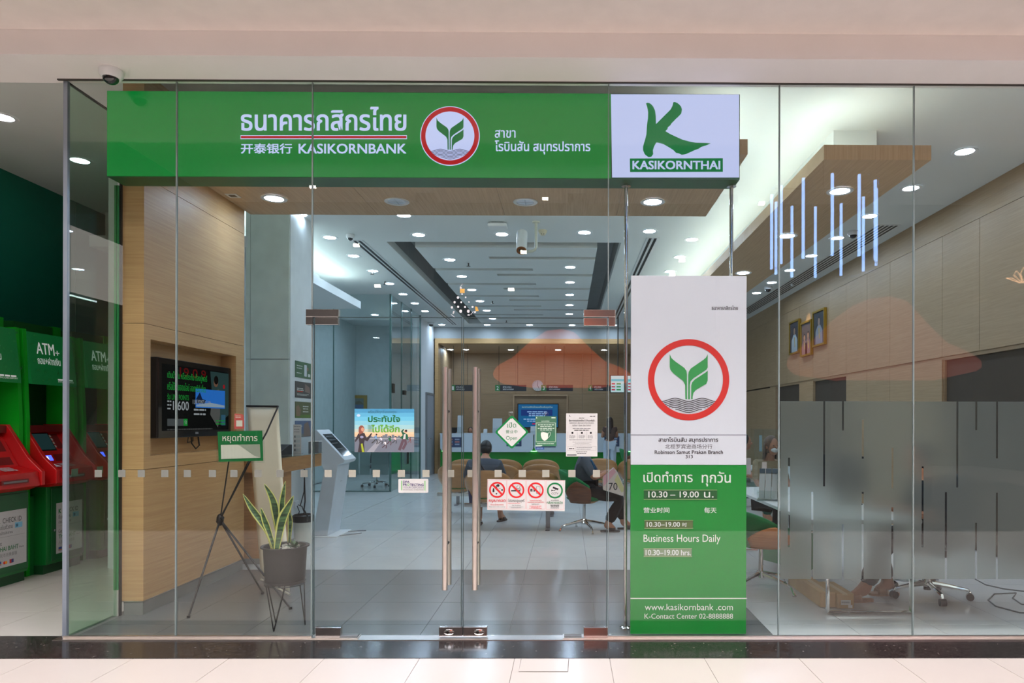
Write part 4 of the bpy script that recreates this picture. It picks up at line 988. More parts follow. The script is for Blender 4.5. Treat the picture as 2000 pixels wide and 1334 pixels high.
# ================================================================== NICHE SCREEN
Xt = -3.30
r = thing('wall_screen', 'black flat screen showing green advert lettering in the oak wall niche', 'screen', (Xt, 6.12, 1.355)); o = r.location
ty0, ty1 = 5.53-6.12, 6.72-6.12
box('casing', BLACK, (-.10, -.004, ty0, ty1, 0, .66), r, .012); box('mount', BLACKM, (-.13, -.10, -.2, .2, .2, .5), r)
bez = box('bezel', mat('gloss_black', (8, 8, 10), .12), (-.004, 0, ty0+.002, ty1-.002, .004, .656), r, .003)
MB().tube([(-.06, 0, .01), (-.07, .03, -.06), (-.06, .08, -.11), (-.05, .12, -.08), (-.06, .12, 0)], .006).tube([(-.06, -.04, .01), (-.08, -.02, -.05), (-.06, .03, -.04), (-.06, .03, .01)], .005).build('cable', BLACK, r, True)
b = UV(bez, (0, ty0, 0), (0, 1, 0), (0, 0, 1), (1, 0, 0), .0008)
SCB = screen((10, 14, 14), .5); SG_ = screen((30, 160, 60), .55); SWH = screen((170, 175, 180), .6); SRD = screen((110, 16, 16), .5)
b.rect(.05, -.61, 1.14, -.06, SCB, 1, 'screen_image')
b.poly([(.80, -.60), (1.14, -.60), (1.14, -.20), (.98, -.12), (.86, -.2)], screen((56, 84, 84), .45), 1.5, 'screen_image'); b.rect(.55, -.43, 1.07, -.26, screen((40, 110, 200), .8), 2, 'screen_image')
b.poly([(.56, -.34), (.62, -.40), (.66, -.34), (.72, -.33), (.7, -.3), (.56, -.3)], screen((16, 40, 80), .5), 3, 'screen_image'); b.poly([(.56, -.27), (1.06, -.27), (1.06, -.29), (.80, -.31), (.56, -.285)], screen((150, 170, 190), .7), 3, 'screen_image')
b.disc(.90, -.50, .04, screen((150, 110, 90), .4), 2, 'screen_image'); b.disc(.905, -.525, .04, screen((20, 16, 16), .4), 2.2, 'screen_image'); b.poly([(.80, -.2), (.84, -.42), (.96, -.44), (.98, -.2), (.94, -.08)], screen((120, 122, 120), .35), 1.8, 'screen_image'); b.rect(1.0, -.2, 1.08, -.1, screen((60, 110, 140), .5), 2, 'screen_image'); b.disc(1.05, -.47, .02, screen((190, 30, 40), .5), 2, 'screen_image')
b.text('เติมน้ำมัน หรือประกัน ต้องปูพอร์', .12, -.56, .74, -.48, SG_, 4, .008, 'screen_lettering'); b.text('หรือใช้จ่ายออนไลน์ ออกทริป เที่ยว', .12, -.47, .72, -.40, SG_, 4, .008, 'screen_lettering')
b.text('รับ LINE POINTS', .12, -.37, .44, -.32, SG_, 4, .006, 'screen_lettering'); b.text('1,600', .20, -.31, .44, -.22, SWH, 4, .012, 'screen_lettering'); b.lines(.12, .18, [-.31, -.28, -.25], .012, SWH, 4, seed=4)
b.text('1 LINE POINTS = 1 บาท', .50, -.33, .80, -.29, SWH, 4, .004, 'screen_lettering'); b.lines(.52, .76, [-.25, -.21], .016, SWH, 4, seed=5); b.text('19 0 9', .30, -.60, .72, -.52, SRD, 3.5, .01, 'screen_lettering')
b.rect(.12, -.16, .36, -.10, screen((90, 96, 98), .5), 4, 'screen_image'); b.rect(.36, -.16, .42, -.10, SG_, 4, 'screen_image'); b.text('ดู', .375, -.145, .405, -.115, SWH, 5, 0, 'screen_lettering'); b.lines(.12, .9, [-.075], .01, screen((90, 90, 90), .5), 4, seed=7)
b.lines(.9, 1.1, [-.15, -.12], .012, SG_, 4, seed=9); b.done()
b.rect(.55, -.045, .60, -.025, flat((120, 120, 124)), 1, 'maker_mark'); b.done()

# ================================================================== EASEL SIGN, BANNER, PLANT
p0, p1, p2 = G(368, 1207), G(513, 1160), G(567, 1190)
hub = P(430, 1015, 5.55)
r = thing('easel', 'thin black three-legged easel behind the glass at left', 'easel', (hub.x, hub.y, 0)); o = r.location
for a, nm in ((p0, 'leg'), (p1, 'leg'), (p2, 'leg')):
    a = Vector((a.x, a.y, .008)); MB().cyl(hub-o, a-o, .0085, .0075, 10).lathe([(.013, -.008), (.013, .012)], a-o, 10).build(nm, BLACKM, r, True)
up1, up2 = P(446, 903, 5.40), P(485, 903, 5.40); far_ = P(543, 795, 5.45)
MB().cyl(hub-o, P(447, 900, 5.42)-o, .0055, n=8).build('arm', BLACKM, r, True)
MB().cyl(hub-o, P(486, 900, 5.42)-o, .0065, n=8).build('arm', BLACKM, r, True)
MB().ball(hub-o, (.028, .028, .05), 12, 8).cyl(hub-o+Vector((.03, -.02, .02)), hub-o+Vector((-.03, .02, -.02)), .014).build('hub', BLACKM, r, True)
p = P(469, 903, 5.34)
r = thing('closed_sign', 'green acrylic sign with white Thai lettering and blank panel, held by the black easel', 'sign', p); b = YB(r, 5.34, .001, p)
q0, q1 = P(424, 904, 5.34)-p, P(514, 841, 5.34)-p
MB().prism([P(x, y, 5.34)-p for x, y in ((427, 902), (514, 900), (512, 841), (425, 843))], (0, .004, 0)).build('card', mat('card_green', (20, 134, 66), .4), r)
MB().prism([P(x, y, 5.335)-p for x, y in ((423, 904), (517, 904), (516, 840), (423, 840))], (0, .003, 0)).build('sleeve', ACRYL, r)
LCR = flat((226, 224, 206))
for k in range(4): b.poly([(438+k*18, 866), (447+k*18, 858), (456+k*18, 866), (447+k*18, 862)], flat((50, 156, 90)), 1, 'leaf_pattern'); b.poly([(440+k*18, 857), (444+k*18, 850), (446+k*18, 864)], flat((44, 150, 84)), 1, 'leaf_pattern')
b.text('หยุดทำการ', 435, 848, 503.5, 865.5, LCR, 5, .006); b.poly([(432, 869), (508, 867.5), (509.5, 894), (432.5, 896.5)], LCR, 5, 'blank_panel'); b.done()
p = P(467, 838, 5.36)
r = thing('red_card', 'small red card standing above the green closed sign', 'card', p); b = YB(r, 5.36, .001, p)
MB().prism([P(x, y, 5.36)-p for x, y in ((457, 838), (477, 837), (476, 812), (473, 809), (458, 808))], (0, .003, 0)).build('card', mat('card_red', (204, 92, 84), .4), r); b.lines(460, 474, [812, 815], 1, LCR, 1, seed=2); b.rect(461.5, 821, 473.5, 833, LCR, 1, 'blank_square'); b.done()
# cream banner seen from behind
r = thing('banner_stand', 'tall cream cloth banner seen from behind on a black frame', 'banner', (fx(540, 6.1), 6.1, 0)); o = r.location
A_, B_, C_, D_ = P(482, 792, 6.5), P(541, 794, 6.2), G(567, 1172), G(528, 1150)
B2 = P(543, 794, 6.2)
TL, TR, BR, BL = P(482, 793, 6.42), P(543, 794, 6.22), P(566, 1180, 5.75), P(510, 1140, 6.3)
BR.z = .06; BL.z = .06
def bf(u, v):
    a = TL.lerp(TR, u); c = BL.lerp(BR, u); q_ = c.lerp(a, v); q_.y += .03*math.sin(u*PI)*(.5+.5*v); return q_-o
MB().grid(bf, 8, 14).build('cloth', CREAM, r, True, solid=.004)
MB().cyl(TL-o, TR-o, .009).build('top_rail', BLACKM, r, True)
MB().cyl(BL-o-Vector((0,0,.02)), BR-o-Vector((0,0,.02)), .009).build('bottom_rail', mat('cream_metal', (190, 186, 170), .4), r, True)
MB().tube([TR-o, P(520, 846, 5.98)-o, P(486, 905, 5.8)-o, P(450, 975, 5.7)-o, P(430, 1012, 5.62)-o], .007).build('support_pole', BLACKM, r, True)
# snake plant in dark pot on wire stand
Yq = 4.99
cx_ = P(557, 1100, Yq).x
r = thing('potted_plant', 'snake plant with yellow-edged upright leaves in a dark pot', 'plant', (cx_, Yq, .5))
zb, ztp = P(557, 1136, Yq).z-.5, P(557, 1066, Yq).z-.5; k_ = Yq/F
MB().lathe([(.001, zb+.004), (34*k_, zb+.004), (36.5*k_, zb+.02), (40*k_, ztp-.01), (44.5*k_, ztp-.006), (44.5*k_, ztp+.004), (39*k_, ztp+.002), (37*k_, ztp-.03), (.001, ztp-.03)], n=32).build('pot', mat('pot_charcoal', (44, 41, 39), .6), r, True)
MB().lathe([(.001, zb-.006), (36*k_, zb-.006), (39*k_, zb+.016), (37*k_, zb+.016), (34*k_, zb+.002)], n=28).build('saucer', mat('pot_charcoal2', (54, 50, 48), .5), r, True)
LEAFM, nt, out = newmat('snake_leaf')
bs = nt.nodes.new('ShaderNodeBsdfPrincipled'); nt.links.new(bs.outputs[0], out.inputs[0]); at = nt.nodes.new('ShaderNodeAttribute'); at.attribute_name = 'edge'
tc = nt.nodes.new('ShaderNodeTexCoord'); wv = nt.nodes.new('ShaderNodeTexNoise'); wv.inputs['Scale'].default_value = 9; mp = nt.nodes.new('ShaderNodeMapping'); mp.inputs['Scale'].default_value = (1, 1, 6)
nt.links.new(tc.outputs['Object'], mp.inputs[0]); nt.links.new(mp.outputs[0], wv.inputs[0]); r1 = nt.nodes.new('ShaderNodeValToRGB'); r1.color_ramp.elements[0].color = (*lin((26, 54, 34)), 1); r1.color_ramp.elements[1].color = (*lin((86, 122, 74)), 1); r1.color_ramp.elements[0].position = .4; r1.color_ramp.elements[1].position = .65
nt.links.new(wv.outputs[0], r1.inputs[0]); r2 = nt.nodes.new('ShaderNodeValToRGB'); r2.color_ramp.interpolation = 'CONSTANT'; r2.color_ramp.elements[0].color = (0, 0, 0, 1); r2.color_ramp.elements[1].position = .72; r2.color_ramp.elements[1].color = (1, 1, 1, 1)
nt.links.new(at.outputs['Fac'], r2.inputs[0]); mxx = nt.nodes.new('ShaderNodeMix'); mxx.data_type = 'RGBA'; nt.links.new(r2.outputs[0], mxx.inputs[0]); nt.links.new(r1.outputs[0], mxx.inputs[6]); mxx.inputs[7].default_value = (*lin((196, 196, 110)), 1); nt.links.new(mxx.outputs[2], bs.inputs['Base Color']); bs.inputs['Roughness'].default_value = .4
def leaf(pts, wmax, yoff, face=0.3):
    n = len(pts)-1; P3 = [P(x, y, Yq)-Vector(r.location)+Vector((0, yoff*(1-i/n*.5), 0)) for i, (x, y) in enumerate(pts)]
    # resample
    m = 12; cs = []
    for i in range(m+1):
        t = i/m*n; a = min(int(t), n-1); f_ = t-a
        p_0 = P3[max(a-1, 0)]; p_1 = P3[a]; p_2 = P3[a+1]; p_3 = P3[min(a+2, n)]
        cs.append(.5*((2*p_1)+(-p_0+p_2)*f_+(2*p_0-5*p_1+4*p_2-p_3)*f_*f_+(-p_0+3*p_1-3*p_2+p_3)*f_**3))
    vs, ed = [], []; W = 6
    for i, c in enumerate(cs):
        t = i/m; wd = wmax*k_*(.55+.9*t-.0*t) if t < .5 else wmax*k_*(1.0)*max(0.03, 1-((t-.5)/.5)**1.8)
        wd = min(wd, wmax*k_)
        d = (cs[min(i+1, m)]-cs[max(i-1, 0)]).normalized(); sd = Vector((d.z, face, -d.x)).normalized()
        for j in range(W+1):
            u = j/W*2-1; vs.append(c+sd*wd*u*.5+Vector((0, -1, 0))*(.25*wd*(1-u*u))*-1); ed.append(abs(u))
    mb = MB(); mb.add(vs, [(i*(W+1)+j, i*(W+1)+j+1, (i+1)*(W+1)+j+1, (i+1)*(W+1)+j) for i in range(m) for j in range(W)])
    lo = mb.build('leaf', LEAFM, r, True, solid=.003); a_ = lo.data.attributes.new('edge', 'FLOAT', 'POINT')
    for i, e in enumerate(ed): a_.data[i].value = e
lx = lambda x: 340+x/3.7067
ly = lambda y: 900+y/3.7056
for pts, wm, yo, fc in (([(715, 640), (680, 520), (600, 400), (545, 320), (497, 238)], 13, .0, .2), ([(735, 560), (725, 440), (700, 290), (640, 168)], 16, .05, .1), ([(740, 640), (700, 520), (660, 420), (634, 338)], 14, -.03, -.2),
                        ([(745, 560), (765, 420), (775, 280), (800, 148)], 12, .03, .4), ([(765, 640), (775, 560), (800, 420), (840, 330), (877, 250)], 17, -.06, .3), ([(812, 600), (822, 500), (826, 420), (822, 360)], 9, .05, .5)):
    leaf([(lx(x), ly(y)) for x, y in pts], wm, yo, fc)
mb = MB(); rr = random.Random(4)
for k in range(30):
    a = rr.uniform(0, 2*PI); el = rr.uniform(.15, 1.2); L_ = rr.uniform(.04, .075); c = Vector((30*k_*.75, -.05, ztp-.005)); d = Vector((math.cos(a)*math.cos(el), math.sin(a)*math.cos(el), math.sin(el))); s_ = d.cross(Vector((0,0,1))).normalized()*.011
    mb.add([c, c+d*L_*.5+s_, c+d*L_, c+d*L_*.5-s_, c+d*L_*.5+Vector((0,0,-.004))], [(0, 1, 2, 3), (0, 4, 1), (0, 3, 4)])
mb.build('rosette', mat('succulent', (66, 96, 56), .5), r, kind='stuff')
mb = MB()
for k in range(45):
    a = rr.uniform(0, 2*PI); q_ = rr.uniform(.0, 36)*k_; mb.ball((q_*math.cos(a), q_*math.sin(a), ztp-.018+rr.uniform(0, .008)), (rr.uniform(.008, .014), .011, .008), 6, 4)
mb.build('pebbles', mat('pebble', (214, 208, 198), .7), r, kind='stuff')
r = thing('plant_stand', 'black hairpin wire stand under the charcoal plant pot', 'plant stand', (cx_, Yq, 0))
zt = .5+zb-.012
mb = MB(); R_ = 37*k_
mb.tube([(R_*math.cos(t*PI/12), R_*math.sin(t*PI/12), zt) for t in range(25)], .004, 6); mb.build('ring', BLACKM, r, True)
for a in (-100, 10, 140):
    f_ = math.radians(a); foot = Vector((R_*1.0*math.cos(f_), R_*1.0*math.sin(f_), .006))
    for da in (-32, 32):
        t_ = math.radians(a+da); MB().cyl((R_*math.cos(t_), R_*math.sin(t_), zt), foot, .0045, n=8).build('leg', BLACKM, r, True)

# ================================================================== PILLAR, COUNTER, KIOSK (left)
r = struct('wall_pillar'); qx = -3.49
box('column', mat('pillar_white', (214, 218, 216), .5), (-4.05, qx, 8.62, 9.38, 0, ZC), r)
for a in ((-4.04, -3.985, 0, 2.27), (-3.98, -3.50, 0, 2.268), (-4.04, -3.985, 2.275, ZC), (-3.98, -3.50, 2.275, ZC)): box('cladding_panel', mat('glazed_cladding', (218, 228, 218), .12), (a[0], a[1], 8.60, 8.62, a[2]+.002, a[3]), r)
for i, (y0, c, lab, inside) in enumerate([(704, (72, 104, 72), 'small green advert poster, topmost on the white pillar', 0), (744, (78, 74, 70), 'small dark advert poster, second from top on the white pillar', 1), (784, (96, 100, 66), 'small olive advert poster, third from top on the white pillar', 2), (822, (96, 112, 140), 'small blue-grey advert poster, lowest on the white pillar', 3)]):
    zt = PXX(576, y0, qx).z; Ya, Yb = PXX(576, 720, qx).y, PXX(606.5, 720, qx).y; zb2 = PXX(576, y0+32, qx).z
    t = thing('wall_poster', lab, 'poster', (qx, Ya, zb2), 0, 'posters on the white pillar'); H = zt-zb2; W = Yb-Ya
    box('sheet', flat(c), (.001, .006, 0, W, 0, H), t); b = UV(t, (.006, 0, 0), (0, 1, 0), (0, 0, 1), (1, 0, 0), .001)
    lc = flat((205, 208, 200))
    if inside == 0: b.rrect(W*.55, -H*.85, W*.72, -H*.12, .01, flat((200, 205, 210)), 1); b.lines(W*.08, W*.45, [-H*.75, -H*.6, -H*.3], H*.05, lc, 1, seed=1); b.rect(W*.8, -H*.3, W*.95, -H*.12, lc, 1); b.disc(W*.78, -H*.6, H*.12, flat((150, 110, 90)), 1)
    if inside == 1: b.poly([(W*.6, -H*.9), (W*.9, -H*.7), (W*.95, -H*.3), (W*.6, -H*.4)], flat((130, 110, 100)), 1); b.lines(W*.1, W*.6, [-H*.6, -H*.5], H*.06, lc, 1, seed=2); b.lines(W*.1, W*.5, [-H*.42], H*.06, flat((190, 60, 30)), 1, seed=3); b.lines(W*.1, W*.9, [-H*.25, -H*.18], H*.03, lc, 1, seed=4)
    if inside == 2: b.poly([(W*.05, -H*.1), (W*.05, -H*.7), (W*.2, -H*.8), (W*.35, -H*.5), (W*.3, -H*.1)], flat((130, 106, 84)), 1); b.rect(0, -H*.2, W, -.002, flat((90, 120, 50)), .8); b.lines(W*.4, W*.9, [-H*.75, -H*.6, -H*.42], H*.06, lc, 1, seed=5, centre=True)
    if inside == 3: b.poly([(W*.5, -.002), (W*.55, -H*.8), (W*.8, -H*.95), (W*.95, -H*.4), (W*.98, -.002)], flat((130, 110, 100)), 1); b.lines(W*.15, W*.5, [-H*.7], H*.07, lc, 1, seed=6); b.rect(0, -H*.2, W*.5, -.002, flat((120, 124, 120)), .8)
    b.done()
r = thing('writing_counter', 'tall oak writing counter with a thick top beside the white pillar', 'counter', (-3.3, 7.4, 0))
box('top', OAKCH, (-.13-.1, .40, -.42, .68, .97, 1.12), r, .003); box('glass_top', GLASSI, (-.23, .41, -.43, .69, 1.1201, 1.128), r)
box('end_panel', OAKCH, (-.23, .34, -.25, -.05, 0.06, .968), r, .003); box('plinth', SKIRT, (-.2, .32, -.24, -.06, 0, .06), r)
box('access_plate', GREYP, (.16, .335, -.256, -.2505, .55, .67), r)
MB().tube([(.36, .25, .96), (.36, .28, .6), (.34, .3, .5), (.37, .33, .42), (.34, .4, .36)], .008).tube([(.345, .3, .96), (.34, .3, .7), (.30, .3, .55)], .006).build('hanging_cable', BLACK, r, True)
r = thing('desk_phone', 'dark desk telephone with a sloped keypad on the oak counter', 'telephone', (-3.17, 7.5, 1.128), -.3)
MB().prism([(-.09, -.1, 0), (-.09, .12, 0), (-.09, .12, .11), (-.09, .08, .11), (-.09, -.1, .02)], (.18, 0, 0)).build('body', mat('phone_grey', (52, 56, 60), .4), r, bevel=.004)
MB().tube([(-.06, -.08, .05), (-.06, -.03, .075), (-.06, .06, .115)], [.018, .011, .018], 8).build('handset', BLACK, r, True); box('display', flat((110, 120, 120)), (-.01, .07, .10, .104, .07, .1), r)
r = thing('leaflet_stand', 'narrow white card stand with printed boxes on the oak counter', 'card stand', (-3.0, 7.72, 1.128))
box('card', PW2, (-.09, .0, 0, .004, 0, .33), r); b = UV(r, (-.09, -.0005, 0), (1, 0, 0), (0, 0, 1), (0, -1, 0), .001)
b.lines(.01, .08, [-.31, -.28, -.25], .006, GRY, 1, seed=3)
for k in range(4): b.rect(.01, -.21+k*.05, .08, -.175+k*.05, flat((190, 196, 196)), 1, 'box'); b.rect(.015, -.205+k*.05, .025, -.18+k*.05, BLK, 2, 'box')
b.done(); box('foot', ACRYL, (-.09, 0, -.02, .06, 0, .004), r)
r = thing('cube_box', 'grey translucent cube box on the oak counter beside the card stand', 'box', (-2.97, 7.85, 1.128)); box('cube', mat('smoke_cube', (110, 116, 120), .2), (0, .12, 0, .1, 0, .13), r, .004); box('lid', WHITEP, (-.004, .124, -.004, .104, .131, .14), r)
r = thing('paper_pad', 'small stack of white slips on the oak counter by the phone', 'paper', (-3.07, 7.12, 1.128)); box('slips', PW2, (-.05, .05, -.04, .04, 0, .045), r)
p = PXX(583, 1010, -3.30)
r = thing('waste_bin', 'white round waste bin lined with a black bag, half behind the potted plant', 'bin', (-3.22, 8.35, 0))
MB().lathe([(.001, 0), (.10, 0), (.115, .3), (.11, .3), (.09, .02)], n=28).build('bin', mat('bin_cream', (214, 214, 202), .5), r, True); MB().lathe([(.118, .27), (.125, .29), (.125, .345), (.105, .36), (.1, .31), (.001, .22)], n=22, cap=False).build('liner', BLACK, r, True)
r = thing('power_plugs', 'cluster of plugs and cables on the pillar beside the waste bin', 'plugs', (qx+.002, 8.8, .42))
box('socket', WHITEP, (0, .02, -.06, .06, -.04, .05), r); MB().tube([(.03, 0, 0), (.08, .0, -.02), (.1, .02, -.1), (.04, .03, -.2), (.06, 0, -.3)], .007).tube([(.03, -.03, -.01), (.07, -.06, -.08), (.03, -.05, -.18)], .006).build('cable', BLACK, r, True)
r = thing('queue_kiosk', 'white slanted queue kiosk with a tilted dark touchscreen', 'kiosk', (-3.1, 9.1, 0))
pr = [(-.20, 1.37), (-.13, 1.40), (.21, 1.02), (.20, .97), (.16, .93), (-.02, 0), (-.22, 0), (-.02, .88), (-.06, 1.0), (-.2, 1.28)]
pr = [(-.21, 1.36), (-.15, 1.385), (.22, .99), (.20, .955), (.13, .93), (.0, 0.012), (-.2, .012), (-.05, .86), (-.21, 1.22)]
MB().prism([(x, -.24, z) for x, z in pr], (0, .48, 0)).build('body', mat('kiosk_white', (206, 214, 220), .4), r, bevel=.006)
box('base_plate', WHITEP, (-.28, .14, -.3, .3, 0, .012), r, .003)
A = Vector((.22, 0, .99)); U_ = (Vector((-.15, 0, 1.385))-A).normalized(); Nn = Vector((U_.z, 0, -U_.x)).normalized()
b = UV(r, A+Vector((0, -.24, 0)), (0, 1, 0), U_, Nn, .0015); b.rect(.07, -.46, .42, -.07, mat('kiosk_glass', (30, 38, 42), .08), 1, 'touchscreen'); b.lines(.1, .36, [-.42, -.36, -.3, -.2], .014, flat((52, 62, 66)), 2, seed=3); b.done()
box('ticket_slot', BLACK, (.085, .098, -.05, .03, .70, .712), r)
for k in range(2): MB().tube([(.14, -.2+k*.35, .006), (.24, -.1+k*.3, .006), (.36, .02+k*.2, .006)], .006).build('floor_cable', GREYP, r)

# ================================================================== MEETING ROOM (left, glazed)
gm = struct('window_2'); Ym = 14.5; Xm = -3.75
def gl(n, m, a): return box(n, m, a, gm)
for x0, x1 in ((-4.95, -3.75), (-6.2, -4.96), (-7.4, -6.21)): gl('glass_pane', GLASSI, (x0, x1, Ym-.006, Ym+.006, .01, 4.18))
for y0, y1 in ((14.5, 15.45), (15.46, 16.4), (16.41, 17.4)): gl('glass_pane', GLASSI, (Xm-.006, Xm+.006, y0+.01, y1, .01, 4.18))
TE = mat('teal_edge', (70, 104, 100), .3)
for a in ((Xm-.02, Xm+.02, Ym-.02, Ym+.02), (-4.965, -4.945, Ym-.01, Ym+.01), (-6.215, -6.195, Ym-.01, Ym+.01), (Xm-.012, Xm+.012, 15.44, 15.47), (Xm-.012, Xm+.012, 16.39, 16.42), (Xm-.02, Xm+.02, 17.38, 17.42)): gl('pane_edge', TE, (*a, 0, 4.19))
gl('floor_channel', TE, (-7.4, Xm, Ym-.02, Ym+.02, 0, .02))
for z0, z1 in ((.36, .86),): 
    for x0, x1 in ((-5.1, -4.72), (-4.69, -4.42), (-4.39, -4.18), (-4.15, -3.78)): gl('frosted_band', FROSTI, (x0, x1, Ym-.012, Ym-.008, z0, z1))
gl('green_band', mat('green_film', (70, 170, 120), .4), (Xm-.012, Xm-.008, 14.6, 15.4, .36, .86))
for y in (15.9, 16.0): gl('door_pull', DARKST, (Xm+.02, Xm+.04, y, y+.02, .5, 1.35))
gl('patch_fitting', DARKST, (Xm-.02, Xm+.03, 14.55, 14.75, 2.1, 2.3)); gl('patch_fitting', DARKST, (Xm-.02, Xm+.03, 15.6, 15.8, 2.1, 2.2))
p0, p1 = P(660, 805, 19.35), P(717, 772, 19.35)
r = thing('framed_picture', 'gold framed landscape picture inside the glazed meeting room', 'picture', (p0.x, 19.37, p0.z)); W, H = p1.x-p0.x, p1.z-p0.z
GOLD = mat('gold_frame', (176, 140, 44), .35, .6)
for a in ((0, W, 0, .09), (0, W, H-.09, H), (0, .09, .09, H-.09), (W-.09, W, .09, H-.09)): box('frame_side', GOLD, (a[0], a[1], -.05, 0, a[2], a[3]), r)
box('canvas', flat((120, 128, 120)), (.09, W-.09, -.02, -.01, .09, H-.09), r); b = UV(r, (0, -.021, 0), (1, 0, 0), (0, 0, 1), (0, -1, 0), .001)
b.rect(.09, -H*.45, W-.09, -.09, flat((84, 110, 150)), 1, 'painting'); b.poly([(.09, -H*.45), (W*.3, -H*.75), (W*.5, -H*.5), (W*.75, -H*.7), (W-.09, -H*.45)], flat((110, 104, 80)), 2, 'painting'); b.stroke([(W*.5, -H*.3), (W*.52, -H*.6)], .02, flat((200, 190, 160)), 3, 'painting'); b.done()

# ================================================================== CHAIRS
def office_base(r, R=.3, h=.42, casters=False, m=CHROME, n=4, a0=.3):
    MB().cyl((0,0,.1), (0,0,h), .022, n=14).lathe([(.04, .09), (.05, .11), (.035, .16)], n=14).build('column', m, r, True)
    for k in range(n):
        a = a0+2*PI*k/n; d = Vector((math.cos(a), math.sin(a), 0)); mb = MB()
        if casters:
            mb.tube([(0,0,.12), d*R*.5+Vector((0,0,.105)), d*R*.95+Vector((0,0,.085)), d*R+Vector((0,0,.06))], [.026, .02, .015, .012], 8)
            arm_ = mb.build('star_arm', m, r, True); s_ = d.cross(Vector((0,0,1)))
            MB().cyl(d*R+Vector((0,0,.031))-s_*.024, d*R+Vector((0,0,.031))+s_*.024, .03, n=16).build('caster', BLACK, arm_, True)
        else:
            mb.tube([(0,0,.14), d*R*.45+Vector((0,0,.115)), d*R*.92+Vector((0,0,.085)), d*(R+.02)+Vector((0,0,.065)), d*(R+.05)+Vector((0,0,.012))], [.026, .019, .016, .015, .013], 8).cyl(d*(R+.05)+Vector((0,0,0)), d*(R+.05)+Vector((0,0,.014)), .018)
            mb.build('star_arm', m, r, True)
def shell_fn(ph0, ph1, z0, top, drop, r0, r1, back=0.0, pw=2.2):
    def f(u, v):
        a = ph0+(ph1-ph0)*u; e = abs(a)/max(abs(ph0), abs(ph1)); zt = top-drop*e**pw
        z = z0+(zt-z0)*v; r_ = r0+(r1-r0)*math.sin(v*PI/2)
        return Vector((r_*math.sin(a), -r_*math.cos(a)*.92-back*v, z))
    return f
def bowl(z0, r0, r1, dz, n=22):
    mb = MB(); mb.lathe([(.001, z0-dz), (r0*.55, z0-dz*.9), (r0*.85, z0-dz*.5), (r1, z0)], n=n, cap=False); return mb
LEGM = mat('bench_leg_steel', (150, 152, 156), .3, .8)
def bench(loc, label, n=3, pitch=.665, rz=0):
    r = thing('waiting_bench', label, 'bench', loc, rz, 'rows of plywood waiting benches')
    L_ = n*pitch
    box('beam', CHROME, (-L_/2, L_/2, -.04, .04, .30, .35), r)
    for x in (-L_/2+.16, L_/2-.16):
        box('leg', LEGM, (x-.03, x+.03, -.02, .02, .012, .30), r); box('foot', LEGM, (x-.03, x+.03, -.24, .28, 0, .014), r)
    for k in range(n):
        x = -L_/2+pitch*(k+.5); M = Matrix.Translation((x, .05, 0))
        sh = MB().grid(shell_fn(-1.75, 1.75, .42, .83, .25, .22, .325, .03), 22, 8).xf(M)
        sho = sh.build('seat_shell', OAKCH, r, True, solid=.014)
        MB().lathe([(.001, .365), (.12, .368), (.19, .39), (.225, .425)], n=24, cap=False).xf(M).build('seat_pan', OAKCH, r, True, solid=.012)
        MB().lathe([(.001, .40), (.2, .405), (.23, .43), (.2, .455), (.001, .46)], n=24, cap=False).xf(M).build('cushion', GREENF, sho, True)
        MB().cyl((x, .04, .34), (x, .04, .37), .05, n=12).build('mount', CHROME, r, True)
    return r
bench((fx(1000, 9.55), 9.58, 0), 'two-seat plywood waiting bench nearest the doors, the seated man on its left seat', 2)
b1 = bench((fx(976, 10.9), 10.95, 0), 'plywood waiting bench in the middle row'); dup(b1, (fx(985, 12.3), 12.35, 0), 0, 'plywood waiting bench in the row nearest the tellers, left part')
dup(b1, (fx(1205, 12.6)+.35, 12.65, 0), 0, 'plywood waiting bench in the far row, right part behind the tub chair')
def tub(loc, label, rz, h=.80, R=.3, ply=((116, 68, 36), (84, 46, 24))):
    r = thing('tub_chair', label, 'chair', loc, rz, 'green and plywood swivel tub chairs'); k = h-.80
    office_base(r, .30, .40)
    MB().grid(shell_fn(-1.95, 1.95, .40, .80+k, .20, .2, .315, .05), 24, 8).build('upholstery', GREENF, r, True, solid=.03)
    for s_ in (-1, 1):
        f0 = shell_fn(-1.95, 1.95, .40, .77+k, .20, .235, .362, .05)
        MB().grid(lambda u, v, s=s_: f0(.5+s*(.14+.36*u), v*(.30+.66*min(1, u*1.7))), 10, 6).build('plywood_side', wood('walnut_ply_%d_%d' % (s_, int(loc[1]*10)), ply[0], ply[1], (3, 3, 30)), r, True, solid=.012)
    MB().lathe([(.001, .385), (.14, .388), (.205, .42)], n=24, cap=False).build('seat_pan', MATS['bent_plywood'], r, True, solid=.012)
    MB().lathe([(.001, .41), (.2, .415), (.25, .45), (.2, .48), (.001, .485)], n=24, cap=False).build('cushion', GREENF, r, True)
    MB().lathe([(.03, .36), (.09, .375), (.09, .385)], n=16).build('swivel_plate', CHROME, r, True)
    return r
tub((.235, 9.38, 0), 'green and plywood tub chair facing right with a person sitting in it', -PI/2, .84)
tub((1.74, 6.12, 0), 'green and orange-brown tub chair tucked at the right desk beside the tall panel', -PI/2+.35, .74, ply=((214, 140, 78), (190, 112, 58)))
tub((1.62, 16.6, 0), 'green tub chair far back at the counter, right of the standing woman', -PI/2, .84)
